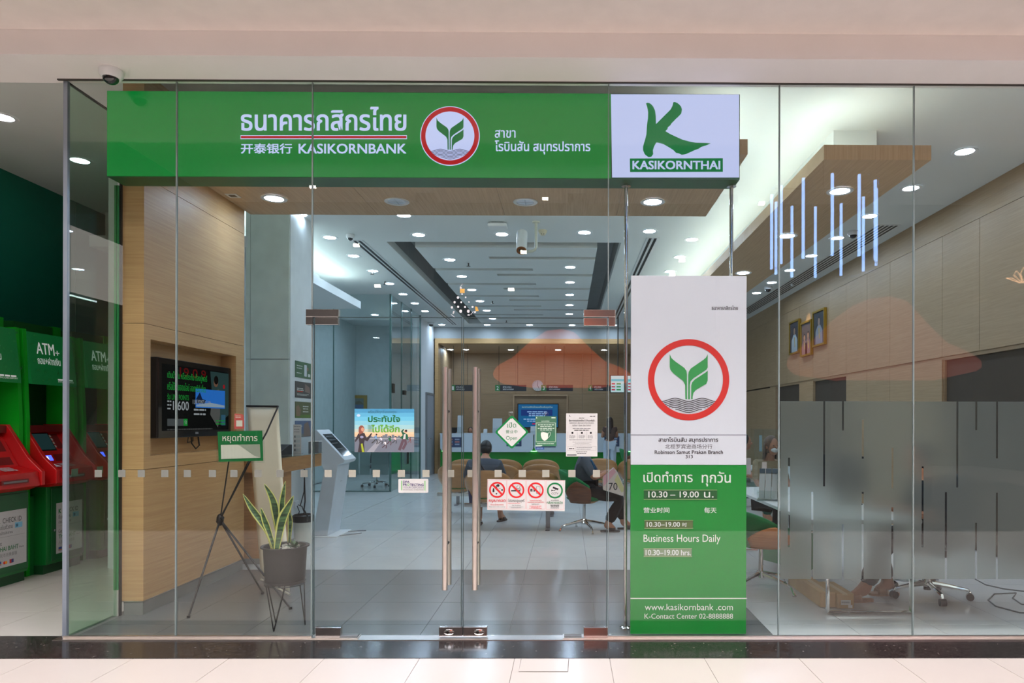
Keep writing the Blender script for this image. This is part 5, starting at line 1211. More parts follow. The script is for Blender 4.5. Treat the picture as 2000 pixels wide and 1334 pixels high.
def office(loc, label, rz):
    r = thing('office_chair', label, 'chair', loc, rz, 'office chairs on castors')
    office_base(r, .32, .45, True, n=5, a0=.5)
    MB().cyl((0,0,.06), (0,0,.16), .03, n=12).build('gas_lift', BLACK, r, True)
    MB().grid(lambda u, v: Vector(((u-.5)*.5, (v-.5)*.48, .47+.02*math.cos((u-.5)*PI)-.01)), 8, 8).build('seat', mat('chair_fabric_dark', (34, 38, 40), .8), r, True, solid=.05)
    MB().grid(lambda u, v: Vector(((u-.5)*(.46-.06*v), -.24-.06*v+.05*math.cos((u-.5)*PI*.9)*-1+.03, .55+v*.5)), 8, 8).build('backrest', mat('chair_fabric_dark', (34, 38, 40), .8), r, True, solid=.03)
    for s_ in (-1, 1): MB().tube([(s_*.25, -.1, .46), (s_*.29, -.1, .6), (s_*.29, .0, .66), (s_*.28, .14, .66)], .014).build('armrest', BLACK, r, True)
    return r
office((3.1, 5.85, 0), 'dark office chair on chrome castors behind the frosted film', PI/2)
office((-4.35, 15.6, 0), 'office chair inside the glazed meeting room', .6)

# ================================================================== TELLER COUNTER AND BACK RECESS
Yc = 19.2
r = thing('teller_counter', 'long teller counter with white fascia panels over a glossy green base', 'counter', (0, Yc, 0))
CWH = mat('counter_white', (208, 218, 226), .25, var=.01); CGR = mat('counter_green', (8, 128, 34), .18, var=.03)
for i, (a, b_) in enumerate([(861, 1042), (1044, 1232), (1234, 1420)]):
    x0, x1 = P(a, 850, Yc).x, P(b_, 850, Yc).x; z0, z1 = .64, 1.13; rr_ = .14
    pts = [(x0, -.10, z1), (x1, -.10, z1)]
    for k in range(6): t = k/5*PI/2; pts.append((x1-rr_+rr_*math.cos(t), -.10, z0+rr_-rr_*math.sin(t)))
    for k in range(6): t = k/5*PI/2; pts.append((x0+rr_-rr_*math.sin(t), -.10, z0+rr_-rr_*math.cos(t)))
    MB().prism(pts, (0, .09, 0)).build('fascia_panel', CWH, r)
    x0b, x1b = x0+.005, x1-.005
    for (xa, w_, zb_) in ((x0+.18, .42, .77), (x1-.75, .42, .80)):
        if (i, xa) != (2, 9): box('rate_card', flat((52, 70, 104)), (xa, xa+w_, -.106, -.101, zb_, zb_+.28), r); q_ = UV(r, (xa, -.107, zb_), (1, 0, 0), (0, 0, 1), (0, -1, 0), .002); [q_.rect(.04+.19*j, -.24+.07*m_, .17+.19*j, -.20+.07*m_, flat((150, 165, 190) if (j+m_) % 2 else (180, 120, 120)), 1) for j in range(2) for m_ in range(3)]; q_.done()
xa, xb = P(860, 850, Yc).x, P(1420, 850, Yc).x
box('base', CGR, (xa, xb, 0, .5, .10, 1.1), r); box('plinth', DARKST, (xa, xb, .06, .5, 0, .10), r); box('worktop', CWH, (xa, xb, -.1, .6, 1.131, 1.16), r)
MB().cyl((xa+.05, -.05, .66), (xb-.05, -.05, .66), .008, n=6).build('under_light', emis('under_light', (150, 255, 160), 5), r)
for i, (px, a) in enumerate([(880, 925), (967, 1027), (1057, 1118), (1149, 1196)]):
    Yh = 20.2; p0, p1 = P(px, 764, Yh), P(a+1, 752, Yh); L0 = Vector((p0.x, Yh, p0.z))
    r = thing('counter_sign', 'hanging dark counter sign numbered ' + ('one', 'two', 'three', 'four')[i], 'sign', L0, 0, 'numbered teller signs'); W, H = p1.x-p0.x, p1.z-p0.z
    sw = W*.16 if i else W*.2
    box('number_tile', flat((52, 120, 64)), (0, sw, 0, .02, 0, H), r); box('name_board', flat((34, 36, 42)), (sw+.002, W, 0, .02, 0, H), r)
    b = UV(r, (0, 0, 0), (1, 0, 0), (0, 0, 1), (0, -1, 0), .003); b.text(str(i+1), sw*.3, -H*.8, sw*.7, -H*.2, PWH, 1, .01); b.text('ฝาก-ถอน', W*.25, -H*.85, W*.52, -H*.55, PWH, 1); b.text('DEPOSIT & WITHDRAW', W*.25, -H*.4, W*.6, -H*.2, PWH, 1); b.done()
    for x in (W*.12, W*.72): MB().cyl((x, .01, H), (x, .01, 3.729-p0.z), .006, n=6).build('hanging_wire', DARKST, r)
p = P(1050, 753, 22.4)
r = thing('wall_clock', 'round white wall clock on the far oak wall', 'clock', (p.x, 22.49, p.z)); Mx = Matrix.Rotation(PI/2, 4, 'X')
MB().lathe([(.001, 0), (.18, 0), (.18, .05), (.165, .05), (.165, .03), (.001, .03)], n=32).xf(Mx).build('case', mat('clock_face', (214, 212, 210), .4), r, True)
b = UV(r, (0, -.032, 0), (1, 0, 0), (0, 0, 1), (0, -1, 0), .003); b.stroke([(0, 0), (.01, -.13)], .012, BLK); b.stroke([(0, 0), (.05, .10)], .014, BLK)
for k in range(12): t = k*PI/6; b.stroke([(.135*math.sin(t), -.135*math.cos(t)), (.152*math.sin(t), -.152*math.cos(t))], .008, BLK)
b.done()
p0, p1 = P(1010, 836, 22.2), P(1091, 788, 22.2)
r = thing('wall_screen', 'blue lit screen on the far wall behind the tellers', 'screen', (p0.x, 22.3, p0.z)); W, H = p1.x-p0.x, p1.z-p0.z
box('casing', BLACK, (0, W, 0, .08, 0, H), r); b = UV(r, (0, -.001, 0), (1, 0, 0), (0, 0, 1), (0, -1, 0), .003)
b.rect(.03, -H+.03, W-.03, -.03, screen((26, 96, 150), .9), 1, 'screen_image'); b.rect(.12, -H+.2, W-.2, -H*.5, screen((30, 60, 130), .8), 2, 'screen_image'); b.text('ธนาคารกสิกรไทยขอต้อนรับทุกท่าน', .15, -H*.9, W*.85, -H*.8, screen((180, 210, 190), .9), 3, 0, 'screen_lettering')
b.lines(.2, W*.8, [-H*.68, -H*.6, -H*.52, -H*.38, -H*.3], .03, screen((150, 190, 240), .9), 3, seed=5, centre=True); b.rect(W*.36, -H*.2, W*.56, -H*.14, screen((180, 40, 90), .8), 3, 'screen_image'); b.done()
r = thing('screen_niche', 'shallow oak frame around the far blue screen', 'niche', (p0.x-.15, 22.42, p0.z-.2)); W2 = W+.45
for a in ((0, W2, H+.45, H+.5), (0, .04, 0, H+.45), (W2-.04, W2, 0, H+.45)): box('frame_board', OAKC, (a[0], a[1], 0, .07, a[2], a[3]), r)
# rate screens
for lab, x0, x1 in (('bright tilted rate screen right of counter sign four', 1193, 1221), ('second bright rate screen, cut by the tall white panel', 1223, 1250)):
    Yr = 17.5; p0, p1 = P(x0, 766, Yr), P(x1, 734, Yr); r = thing('rate_screen', lab, 'screen', (p0.x+(.03 if x0 > 1200 else 0), Yr, p0.z), 0, 'hanging rate screens'); W, H = p1.x-p0.x, p1.z-p0.z
    box('casing', BLACK, (-.02, W+.01, 0, .06, -.02, H+.02), r); b = UV(r, (0, -.001, 0), (1, 0, 0), (0, 0, 1), (0, -1, 0), .002); b.rect(0, -H, W, 0, screen((196, 226, 232), .85), 1, 'screen_image'); b.rect(.01, -H*.8, W-.01, -H*.66, screen((70, 190, 210), .9), 2, 'screen_image')
    for k in range(3): b.rect(.02, -H*.55+k*H*.18, W*.3, -H*.47+k*H*.18, screen((200, 60, 90), .8), 2, 'screen_image'); b.rect(W*.4, -H*.55+k*H*.18, W*.7, -H*.47+k*H*.18, screen((60, 150, 90), .8), 2, 'screen_image')
    b.done(); MB().cyl((W/2, .03, H+.02), (W/2, .03, ZC-p0.z), .015, n=8).build('drop_rod', DARKST, r)
# small things on the counter
def stand(label, px, py0, w_, h_, Y=19.3, c=(190, 196, 200), name='leaflet_holder'):
    p = P(px, 850, Y); r = thing(name, label, 'holder', (p.x, Y, 1.16)); MB().prism([(0, 0, 0), (0, .12, 0), (0, .12, h_), (0, .08, h_)], (w_, 0, 0)).build('holder', flat(c), r); b = UV(r, (0, -.001, 0), (1, 0, 0), (0, .22/max(h_, .2)*0+.0, 1), (0, -1, 0), .002); b.done(); box('lip', ACRYL, (0, w_, -.03, 0, 0, h_*.35), r); return r
stand('white display box on the counter left of the diamond sign', 962, 825, .26, .42); stand('small white card holder left of the seated man', 944, 843, .1, .12); stand('card holder between the diamond sign and mask notice', 1036, 838, .14, .2); stand('stack of leaflets far left on the teller counter', 893, 812, .14, .5)
r = thing('cash_monitor', 'dark monitor back on the teller counter at far left', 'monitor', (P(885, 845, 19.5).x, 19.5, 1.16)); box('panel', BLACK, (-.2, .2, 0, .04, .03, .16), r); box('foot', BLACK, (-.08, .08, -.02, .08, 0, .03), r)

# ================================================================== PORTRAITS ON THE RIGHT WALL
for i, (x0, x1, y0a, y0b, y1, lab, cc) in enumerate([(1541, 1560, 629, 622, 694, 'left gilt-framed portrait of a person in pale uniform on the right oak wall', ((60, 58, 66), (170, 180, 186), (150, 120, 100))), (1563, 1584, 631, 623, 698, 'middle gilt-framed portrait of two people under the warm spotlight', ((90, 78, 80), (150, 110, 110), (170, 130, 110))), (1586.5, 1610, 609, 600, 679, 'right gilt-framed portrait hung higher, of a person in grey robes', ((56, 60, 66), (140, 142, 150), (150, 124, 110)))]):
    Xq = XR-.05; Ya, Yb2 = PXX(x1, 650, Xq).y, PXX(x0, 650, Xq).y
    z1_ = PXX(x1, y0b, Xq).z; z0_ = PXX(x0, y1, Xq).z
    r = thing('portrait', lab, 'portrait', (XR-.005, Ya, z0_), 0, 'gilt-framed portraits'); W, H = Yb2-Ya, z1_-z0_; t = .035
    for a in ((0, W, 0, t), (0, W, H-t, H), (0, t, t, H-t), (W-t, W, t, H-t)): box('frame_side', GOLD, (-.05, 0, a[0], a[1], a[2], a[3]), r)
    b = UV(r, (-.03, W, 0), (0, -1, 0), (0, 0, 1), (-1, 0, 0), .001); bg, cl, sk = [flat(c) for c in cc]
    box('picture', bg, (-.03, -.02, t, W-t, t, H-t), r)
    cents = [(.5, 1.0)] if i != 1 else [(.33, .8), (.67, .85)]
    for cx2, s_ in cents:
        b.poly([(W*(cx2-.3*s_), -t), (W*(cx2-.28*s_), -H*.42*s_), (W*(cx2-.1*s_), -H*.58*s_), (W*(cx2+.1*s_), -H*.58*s_), (W*(cx2+.28*s_), -H*.42*s_), (W*(cx2+.3*s_), -t)], cl, 1, 'picture'); b.disc(W*cx2, -H*.67*s_, W*.09*s_, sk, 2, 'picture', ry=W*.12*s_); b.disc(W*cx2, -H*.71*s_, W*.1*s_, flat((40, 34, 34)), 1.5, 'picture', ry=W*.12*s_)
        b.stroke([(W*cx2, -H*.5*s_), (W*(cx2+.05), -H*.2)], W*.06, flat((190, 160, 80)), 2, 'picture')
    b.done()
p = PXX(1578, 600, XR)
r = thing('picture_spot', 'small warm spotlight above the middle portrait', 'spotlight', (XR-.35, 13.3, ZC)); MB().cyl((0, 0, 0), (0, 0, -.05), .03, n=12).build('body', WHITEP, r)
sl = bpy.data.lights.new('warm_spot', 'SPOT'); sl.energy = 60; sl.color = (1, .72, .4); sl.spot_size = math.radians(34); sl.spot_blend = .6; sl.shadow_soft_size = .03
so = bpy.data.objects.new('lamp', sl); COL.objects.link(so); so.parent = r; so.location = (0, 0, -.06); so.rotation_euler = (Vector((XR, 13.45, 3.2))-Vector((XR-.35, 13.3, ZC))).to_track_quat('-Z', 'Y').to_euler()

# ================================================================== RIGHT DESKS
DESKW = mat('desk_white', (216, 220, 218), .3)
def desk(label, x0, x1, y0, y1, zt=.74):
    r = thing('desk', label, 'desk', ((x0+x1)/2, (y0+y1)/2, 0), 0, 'white service desks'); w_, l_ = (x1-x0)/2, (y1-y0)/2
    box('top', DESKW, (-w_, w_, -l_, l_, zt-.03, zt), r, .004)
    for y in (-l_+.02, l_-.07): MB().tube([(-w_+.15, y, zt-.03), (-w_+.15, y, .02), (w_-.08, y, .02), (w_-.08, y, zt-.03)], .018, 4).build('leg_frame', CHROME, r)
    return r
desk('white service desk behind the frosted film, chrome frame showing below it', 1.88, 2.76, 5.28, 7.95)
r = thing('side_panel', 'leaning green board behind the cardboard boxes under the desk', 'board', (2.22, 6.75, 0)); MB().prism([(-.22, .35, .45), (.1, -.35, .45), (.1, -.35, .12), (.06, -.3, .08), (-.22, .3, .08)], (.012, .01, 0)).build('board', mat('board_green', (58, 120, 76), .4), r)
CARD = mat('cardboard', (196, 164, 122), .8, var=.06, scale=8); TAPE = flat((206, 182, 140))
q0, q1 = G(1602, 1187), G(1634, 1187)
r = thing('cardboard_box', 'long low cardboard box under the right desk, left one', 'box', (q0.x, q0.y, 0)); box('carton', CARD, (0, q1.x-q0.x-.006, 0, .8, .002, .125), r, .003); box('tape', TAPE, (.04, .08, -.001, .8, .03, .1262), r)
q0, q1 = G(1635.5, 1189), G(1668, 1189)
r = thing('cardboard_box', 'small cardboard box with a white barcode label under the right desk', 'box', (q0.x, q0.y, 0)); W = q1.x-q0.x; box('carton', CARD, (0, W, 0, .42, .002, .12), r, .003); box('tape', TAPE, (W*.3, W*.6, -.001, .42, .11, .1212), r)
b = UV(r, (0, -.001, 0), (1, 0, 0), (0, 0, 1), (0, -1, 0), .001); b.rect(W*.2, -.07, W*.8, -.03, PWH, 1, 'label'); [b.rect(W*(.25+.04*k), -.058, W*(.265+.04*k), -.045, BLK, 2, 'barcode') for k in range(12)]; b.rect(W*.65, -.03, W*.9, -.008, PWH, 1, 'label'); b.done()
q0 = P(1483, 975, 6.3)
r = thing('leaflet_holder', 'clear leaflet rack with grey leaflets at the left edge of the desk', 'leaflet holder', (1.93, 6.55, .74), -.35)
for k in range(3):
    MB().prism([(-.085+k*.06, 0, .02+.0), (-.085+k*.06, .10, .02), (-.085+k*.06, .16, .30), (-.085+k*.06, .13, .30)], (.052, 0, 0)).build('leaflet_stack', flat((150, 156, 156)), r)
    box('leaflet_head', flat((70, 86, 100)), (-.085+k*.06, -.033+k*.06, .10, .12, .26, .302), r)
box('tray', ACRYL, (-.1, .11, -.03, .2, 0, .01), r); box('side', PW2, (.1, .106, .0, .2, .0, .3), r); box('front', ACRYL, (-.1, .1, -.032, -.028, 0, .1), r)
for i, (x0, x1, y) in enumerate([(1.95, 2.6, 7.1), (2.0, 2.7, 7.9)]):
    r = thing('acrylic_shield', 'clear acrylic shield on the service desk, ' + ('nearer' if i == 0 else 'farther'), 'shield', (x0, y, .74)); box('sheet', ACRYL, (0, x1-x0, 0, .006, 0, .68), r); box('foot', ACRYL, (.05, .09, -.08, .09, 0, .02), r)
    b = UV(r, (0, -.001, 0), (1, 0, 0), (0, 0, 1), (0, -1, 0), .001); b.rect(.08, -.34, .13, -.15, flat((190, 180, 176)), 1, 'notice'); b.rect(.05, -.62, .08, -.45, flat((120, 150, 160)), 1, 'notice'); b.done()
r = thing('desk_monitor', 'dark monitor on the service desk blurred behind the frosted film', 'monitor', (2.55, 6.3, .74), -1.2)
box('panel', BLACK, (-.26, .26, 0, .04, .12, .45), r); MB().cyl((0, .03, 0), (0, .03, .2), .02).build('stem', BLACK, r); box('foot', BLACK, (-.12, .12, -.06, .12, 0, .012), r)
desk('long white desk farther back on the right', 2.98, 3.8, 9.2, 12.0)
r = thing('floor_cable', 'grey cable coiled on the floor at the far right', 'cable', G(1960, 1170))
o = r.location
MB().tube([G(x, y, .006)-o for x, y in ((1905, 1131), (1925, 1142), (1960, 1150), (2010, 1156), (2060, 1150))], .006).tube([G(x, y, .006)-o for x, y in ((2040, 1200), (1990, 1196), (1945, 1184), (1930, 1172), (1942, 1160), (1985, 1158), (1978, 1168), (1995, 1180), (2040, 1186))], .006).build('cable', mat('cable_grey', (96, 98, 96), .5), r, True)

# ================================================================== PEOPLE
def skinmesh(verts, edges, radii, sub=1, root=0):
    me = bpy.data.meshes.new('t'); me.from_pydata(verts, edges, []); o = bpy.data.objects.new('t', me); COL.objects.link(o)
    o.modifiers.new('s', 'SKIN'); sv = me.skin_vertices[0].data if me.skin_vertices else None
    if sv is None:
        bpy.context.view_layer.objects.active = o; me.attributes; sv = me.skin_vertices.new() .data if hasattr(me.skin_vertices, 'new') else None
    for i, r_ in enumerate(radii): sv[i].radius = (r_, r_); sv[i].use_root = (i == root)
    md = o.modifiers.new('d', 'SUBSURF'); md.levels = sub; md.render_levels = sub
    dg = bpy.context.evaluated_depsgraph_get(); ev = o.evaluated_get(dg); m2 = ev.to_mesh()
    vs = [v.co.copy() for v in m2.vertices]; fs = [tuple(p.vertices) for p in m2.polygons]; ev.to_mesh_clear(); bpy.data.objects.remove(o); bpy.data.meshes.remove(me)
    return vs, fs
def try_skin_layer():
    me = bpy.data.meshes.new('t'); me.from_pydata([(0,0,0),(0,0,1)], [(0,1)], []); o = bpy.data.objects.new('t', me); COL.objects.link(o); o.modifiers.new('s', 'SKIN')
    ok = len(me.skin_vertices) > 0; bpy.data.objects.remove(o); return ok
SKINM = mat('skin_tan', (176, 124, 96), .55, var=.03)
def person(label, loc, rz, J, shirt, pants, hair, shoe, long_hair=0, face_dir=(0, 1, 0), sleeve=.9, mask=False, scale=1.0, pant_to=1.0, hand_curl=.6, wide=1.0, fem=False):
    r = thing('person', label, 'person', loc, rz); r.scale = (scale,)*3
    V = {k: Vector(v) for k, v in J.items()}
    for k in list(V):
        if k.startswith('L_') and 'R_'+k[2:] not in V: q_ = V[k].copy(); q_.x *= -1; V['R_'+k[2:]] = q_
    names = []; vs = []; rad = []; ed = []
    def add(n, v, rr_): names.append(n); vs.append(tuple(v)); rad.append(rr_); return len(vs)-1
    pe = add('pelvis', V['pelvis'], .125); sp = add('spine', V['spine'], .112 if not fem else .1); ch = add('chest', V['chest'], .125 if not fem else .11)
    nk = add('neck', V['neck'], .05); hd = add('headb', V['head']-Vector((0, 0, .03)), .06); ed += [(pe, sp), (sp, ch), (ch, nk), (nk, hd)]
    for s_ in ('L_', 'R_'):
        sh = add('sh', V[s_+'sh'], .058); el = add('el', V[s_+'el'], .042); wr = add('wr', V[s_+'wr'], .028); ed += [(ch, sh), (sh, el), (el, wr)]
        d = (V[s_+'wr']-V[s_+'el']).normalized(); pm = V[s_+'wr']+d*.06; pa = add('palm', pm, .030); ed.append((wr, pa))
        sd = d.cross(Vector((0, 0, 1))); sd = sd.normalized() if sd.length > .1 else Vector((1, 0, 0)); dn = d.cross(sd)*(-1 if True else 1)
        if dn.z > 0: dn = -dn
        for k, (off, ln) in enumerate([(-.03, .065), (-.01, .08), (.01, .075), (.03, .06)]):
            a1 = pm+sd*off+d*.025; a2 = a1+d*ln*.5+dn*ln*.2*hand_curl; a3 = a2+d*ln*.3+dn*ln*.45*hand_curl
            i1 = add('f', a1, .011); i2 = add('f', a2, .0095); i3 = add('f', a3, .008); ed += [(pa, i1), (i1, i2), (i2, i3)]
        t1 = add('t', pm-d*.02+sd*.035*(1 if s_ == 'L_' else -1)+dn*.01, .012); t2 = add('t', pm+d*.02+sd*.052*(1 if s_ == 'L_' else -1)+dn*.02, .010); ed += [(pa, t1), (t1, t2)]
        hp = add('hip', V[s_+'hip'], .095); kn = add('knee', V[s_+'kn'], .062); an = add('ank', V[s_+'an'], .04); ed += [(pe, hp), (hp, kn), (kn, an)]
        fd = V.get(s_+'toe'); ty = add('toe', fd, .032); hl = add('heel', V[s_+'an']+(V[s_+'an']-fd).normalized()*.03*Vector((1, 1, 0)).length*.7-Vector((0, 0, .04)), .034); ed += [(an, ty), (an, hl)]
    a, f = skinmesh(vs, ed, rad); body = MB(); body.add(a, f)
    fd = Vector(face_dir).normalized(); H = V['head']; up = Vector((0, 0, 1)); up = (up-fd*up.dot(fd)).normalized(); rt = fd.cross(up)
    HM = Matrix((( rt.x, fd.x, up.x, H.x), (rt.y, fd.y, up.y, H.y), (rt.z, fd.z, up.z, H.z), (0, 0, 0, 1)))
    hb = MB().ball((0, 0, .015), (.073, .092, .11), 20, 14).ball((0, .03, -.055), (.052, .058, .055), 14, 9).ball((0, .096, -.01), (.012, .018, .02), 8, 6).ball((.074, -.002, -.005), (.01, .02, .03), 8, 6).ball((-.074, -.002, -.005), (.01, .02, .03), 8, 6).ball((0, .083, -.052), (.024, .01, .008), 8, 6)
    hb.xf(HM); body.add(hb.v, hb.f); body.build('body', SKINM, r, True)
    MB().ball((.03, .083, .012), (.011, .007, .006), 8, 6).ball((-.03, .083, .012), (.011, .007, .006), 8, 6).xf(HM).build('eyes', BLACK, r, True)
    hr = MB().ball((0, -.02, .03), (.084, .096, .108), 20, 14).ball((0, -.03, -.015), (.079, .078, .085), 18, 12)
    if long_hair: hr.grid(lambda u, v: Vector((.088*math.sin((u-.5)*PI*1.15), -.02-.085*math.cos((u-.5)*PI*1.15)-.03*v, .04-v*long_hair)), 14, 8)
    hr.xf(HM); hr.build('hair', hair, r, True, solid=.006 if long_hair else 0)
    if mask: MB().ball((0, .058, -.042), (.05, .05, .036), 14, 9).xf(HM).build('mask', PW2, r, True)
    # shirt
    def cloth(name, chain, m):
        vv, rr_, ee, ix = [], [], [], {}
        for (n, pos, ra, par) in chain:
            ix[n] = len(vv); vv.append(tuple(pos)); rr_.append(ra)
            if par: ee.append((ix[par], ix[n]))
        a, f = skinmesh(vv, ee, rr_, 1); MB().add(a, f).build(name, m, r, True)
    lo = V['pelvis'].lerp(V['spine'], .2)
    c = [('p', lo, .148*wide if not fem else .13, None), ('s', V['spine'], .142*wide if not fem else .122, 'p'), ('c', V['chest'], .15*wide if not fem else .128, 's'), ('n', V['chest'].lerp(V['neck'], .55), .095, 'c')]
    for s_ in ('L_', 'R_'): c += [(s_+'a', V[s_+'sh'], .078 if not fem else .068, 'c'), (s_+'e', V[s_+'sh'].lerp(V[s_+'el'], sleeve*.99), .064 if not fem else .055, s_+'a')]
    cloth('top', c, shirt)
    c = [('p', V['pelvis'], .142*wide, None)]
    for s_ in ('L_', 'R_'): c += [(s_+'h', V[s_+'hip'], .112, 'p'), (s_+'k', V[s_+'kn'], .088, s_+'h'), (s_+'a', V[s_+'kn'].lerp(V[s_+'an'], pant_to*.9), .078, s_+'k')]
    cloth('trousers', c, pants)
    for s_ in ('L_', 'R_'):
        t = V[s_+'toe']; an = V[s_+'an']; d = (t-an); d.z = 0; d.normalize(); sd = Vector((-d.y, d.x, 0)); c0 = Vector((an.x, an.y, 0))
        pts = [c0+d*a_+sd*b_ for a_, b_ in ((-.075, -.025), (-.085, 0), (-.075, .025), (.0, .04), (.11, .05), (.17, .035), (.185, 0), (.17, -.035), (.11, -.045), (0, -.035))]
        pts = [p_+Vector((0, 0, max(0, an.z-.085))) for p_ in pts]
        MB().prism(pts, (0, 0, .022)).build('sole', shoe, r)
        MB().grid(lambda u, v: c0+Vector((0, 0, max(0, an.z-.085)))+d*(.03+.09*v)+sd*(.047*math.cos(u*PI))+Vector((0, 0, .012+.065*math.sin(u*PI)*(1-.25*v))), 8, 4).build('strap', shoe, r, True, solid=.006)
    return r
seated = dict(pelvis=(0, 0, .53), spine=(0, .0, .70), chest=(0, .03, .90), neck=(0, .08, 1.07), head=(0, .11, 1.19), L_sh=(-.17, .03, .98), L_el=(-.22, .12, .72), L_wr=(-.12, .33, .70),
              L_hip=(-.09, .04, .52), L_kn=(-.12, .44, .50), L_an=(-.12, .42, .09), L_toe=(-.12, .55, .035))
SH1 = mat('shirt_slate', (72, 80, 92), .9, var=.05, scale=12, bump=.1); PN1 = mat('shorts_blue', (46, 52, 86), .9); HB = mat('hair_black', (16, 13, 13), .5); SHO = mat('shoe_brown', (70, 58, 52), .7)
s1 = dict(seated); s1.update(spine=(0, .0, .70), chest=(0, .06, .86), neck=(0, .14, 1.0), head=(0, .22, 1.09), L_sh=(-.20, .05, .89), L_el=(-.27, .12, .66), L_wr=(-.1, .34, .62), L_an=(-.1, .28, .085), L_toe=(-.12, .42, .035), R_hip=(.09, .04, .52), R_kn=(.15, .46, .50), R_an=(.17, .62, .085), R_toe=(.22, .76, .035))
px_ = P(948, 900, 9.5)
man = person('man in a slate shirt seated with his back to the doors, head bowed', (px_.x-.03, 9.60, 0), 0, s1, SH1, PN1, HB, SHO, face_dir=(0, .8, -.55), sleeve=.95, pant_to=.35, wide=1.12)
MB().tube([(-.08, -.105, .97), (.0, -.155, .86), (.10, -.158, .72), (.16, -.13, .62)], .015, 6).build('bag_strap', flat((34, 36, 42)), man, True)
SH2 = mat('shirt_grey', (78, 84, 94), .9, bump=.1, scale=12); PN2 = mat('trousers_brown', (18, 11, 10), .95)
s2 = dict(pelvis=(0, -.02, .56), spine=(0, -.04, .72), chest=(0, .0, .90), neck=(0, .02, 1.06), head=(0, .03, 1.17), L_sh=(-.17, .0, .97), L_el=(-.22, .12, .74), L_wr=(-.1, .30, .80), R_sh=(.17, .0, .97), R_el=(.24, .13, .73), R_wr=(.14, .27, .80),
          L_hip=(-.09, .04, .55), L_kn=(-.11, .48, .47), L_an=(-.12, .55, .085), L_toe=(-.13, .68, .035), R_hip=(.09, .04, .55), R_kn=(.12, .50, .46), R_an=(.12, .30, .085), R_toe=(.12, .43, .035))
pb = person('person in a grey shirt and brown trousers seated in the tub chair, holding a bag', (.235, 9.38, 0), -PI/2, s2, SH2, PN2, HB, SHO, sleeve=.9, hand_curl=1.0, wide=1.05)
MB().tube([(-.17, -.06, 1.02), (-.13, .1, .95), (-.05, .16, .85), (.06, .2, .72)], .022, 6).build('vest_strap', flat((24, 34, 58)), pb, True)
MB().tube([(.19, -.06, 1.035), (.15, .09, .97), (.12, .14, .86)], .012, 6).build('blue_strap', flat((20, 96, 140)), pb, True)
bz = P(1195, 945, 9.12)
r = thing('shopping_bag', 'pale pink and yellow bag printed with the number 70 on the seated lap', 'bag', bz); o = bz
bag = mat('bag_film', (214, 196, 184), .4)
MB().prism([P(x, y, 9.12)-o for x, y in ((1177, 935), (1183, 928), (1199, 913), (1206, 922), (1222, 958), (1222, 966), (1216, 969), (1178, 957))], (0, .10, 0)).build('bag', bag, r, bevel=.01)
b = YB(r, 9.12, .001, o); b.poly([(1178, 930), (1199, 914), (1203, 922), (1190, 938), (1179, 950)], flat((216, 160, 164)), 1, 'pink_panel'); b.poly([(1206, 926), (1221, 958), (1214, 962), (1200, 938)], flat((206, 196, 140)), 1, 'yellow_panel')
b.text('70', 1189, 943, 1206, 957, BLK, 3, 0); b.done()
st = dict(pelvis=(0, 0, .90), spine=(0, 0, 1.06), chest=(0, .0, 1.24), neck=(0, .0, 1.38), head=(0, .03, 1.48), L_sh=(-.155, 0, 1.31), L_el=(-.20, .08, 1.08), L_wr=(-.1, .26, 1.16), L_hip=(-.08, 0, .88), L_kn=(-.09, .01, .48), L_an=(-.10, -.02, .085), L_toe=(-.11, .12, .035))
person('woman with long brown hair, brown top and white trousers standing at the counter', (P(1191, 900, 18.2).x, 18.2, 0), 0, st, mat('top_brown', (84, 64, 56), .9), mat('trousers_white', (190, 202, 214), .85, bump=.2, scale=10), mat('hair_brown', (48, 34, 30), .5), SHO, long_hair=.34, sleeve=.5, fem=True)
sb2 = dict(seated)
person('woman with dark hair seated behind the teller counter, only her head showing', (P(920, 850, 20.4).x, 20.4, 0), PI, sb2, mat('uniform_green', (30, 74, 60), .8), PN2, HB, SHO, fem=True)
WS = mat('shirt_pale_blue', (190, 202, 220), .85)
person('woman with black hair and a pale shirt seated at the desk by the tall panel', (P(1459, 900, 10.1).x-.15, 10.1, 0), -PI/2-.2, sb2, WS, mat('skirt_green', (26, 74, 58), .8), HB, SHO, long_hair=.18, sleeve=.6, fem=True)
person('woman in a white face mask behind the clear acrylic shield', (P(1500, 900, 8.6).x, 8.65, 0), PI+.3, sb2, mat('blouse_tan', (150, 130, 100), .85), PN2, mat('hair_auburn', (92, 66, 50), .5), SHO, long_hair=.2, mask=True, fem=True)
s3 = dict(seated); s3.update(L_an=(-.11, .62, .085), L_toe=(-.11, .75, .035), R_hip=(.09, .04, .52), R_kn=(.12, .44, .50), R_an=(.10, .30, .085), R_toe=(.10, .43, .05), L_wr=(-.12, .38, .78))
person('seated member of staff in dark clothes, blurred by the frosted film, tan shoes below', (3.1, 5.80, 0), PI/2, s3, mat('jacket_dark', (30, 36, 44), .85), mat('trousers_dark', (38, 34, 36), .9), HB, mat('shoe_tan', (176, 136, 110), .6), fem=True)

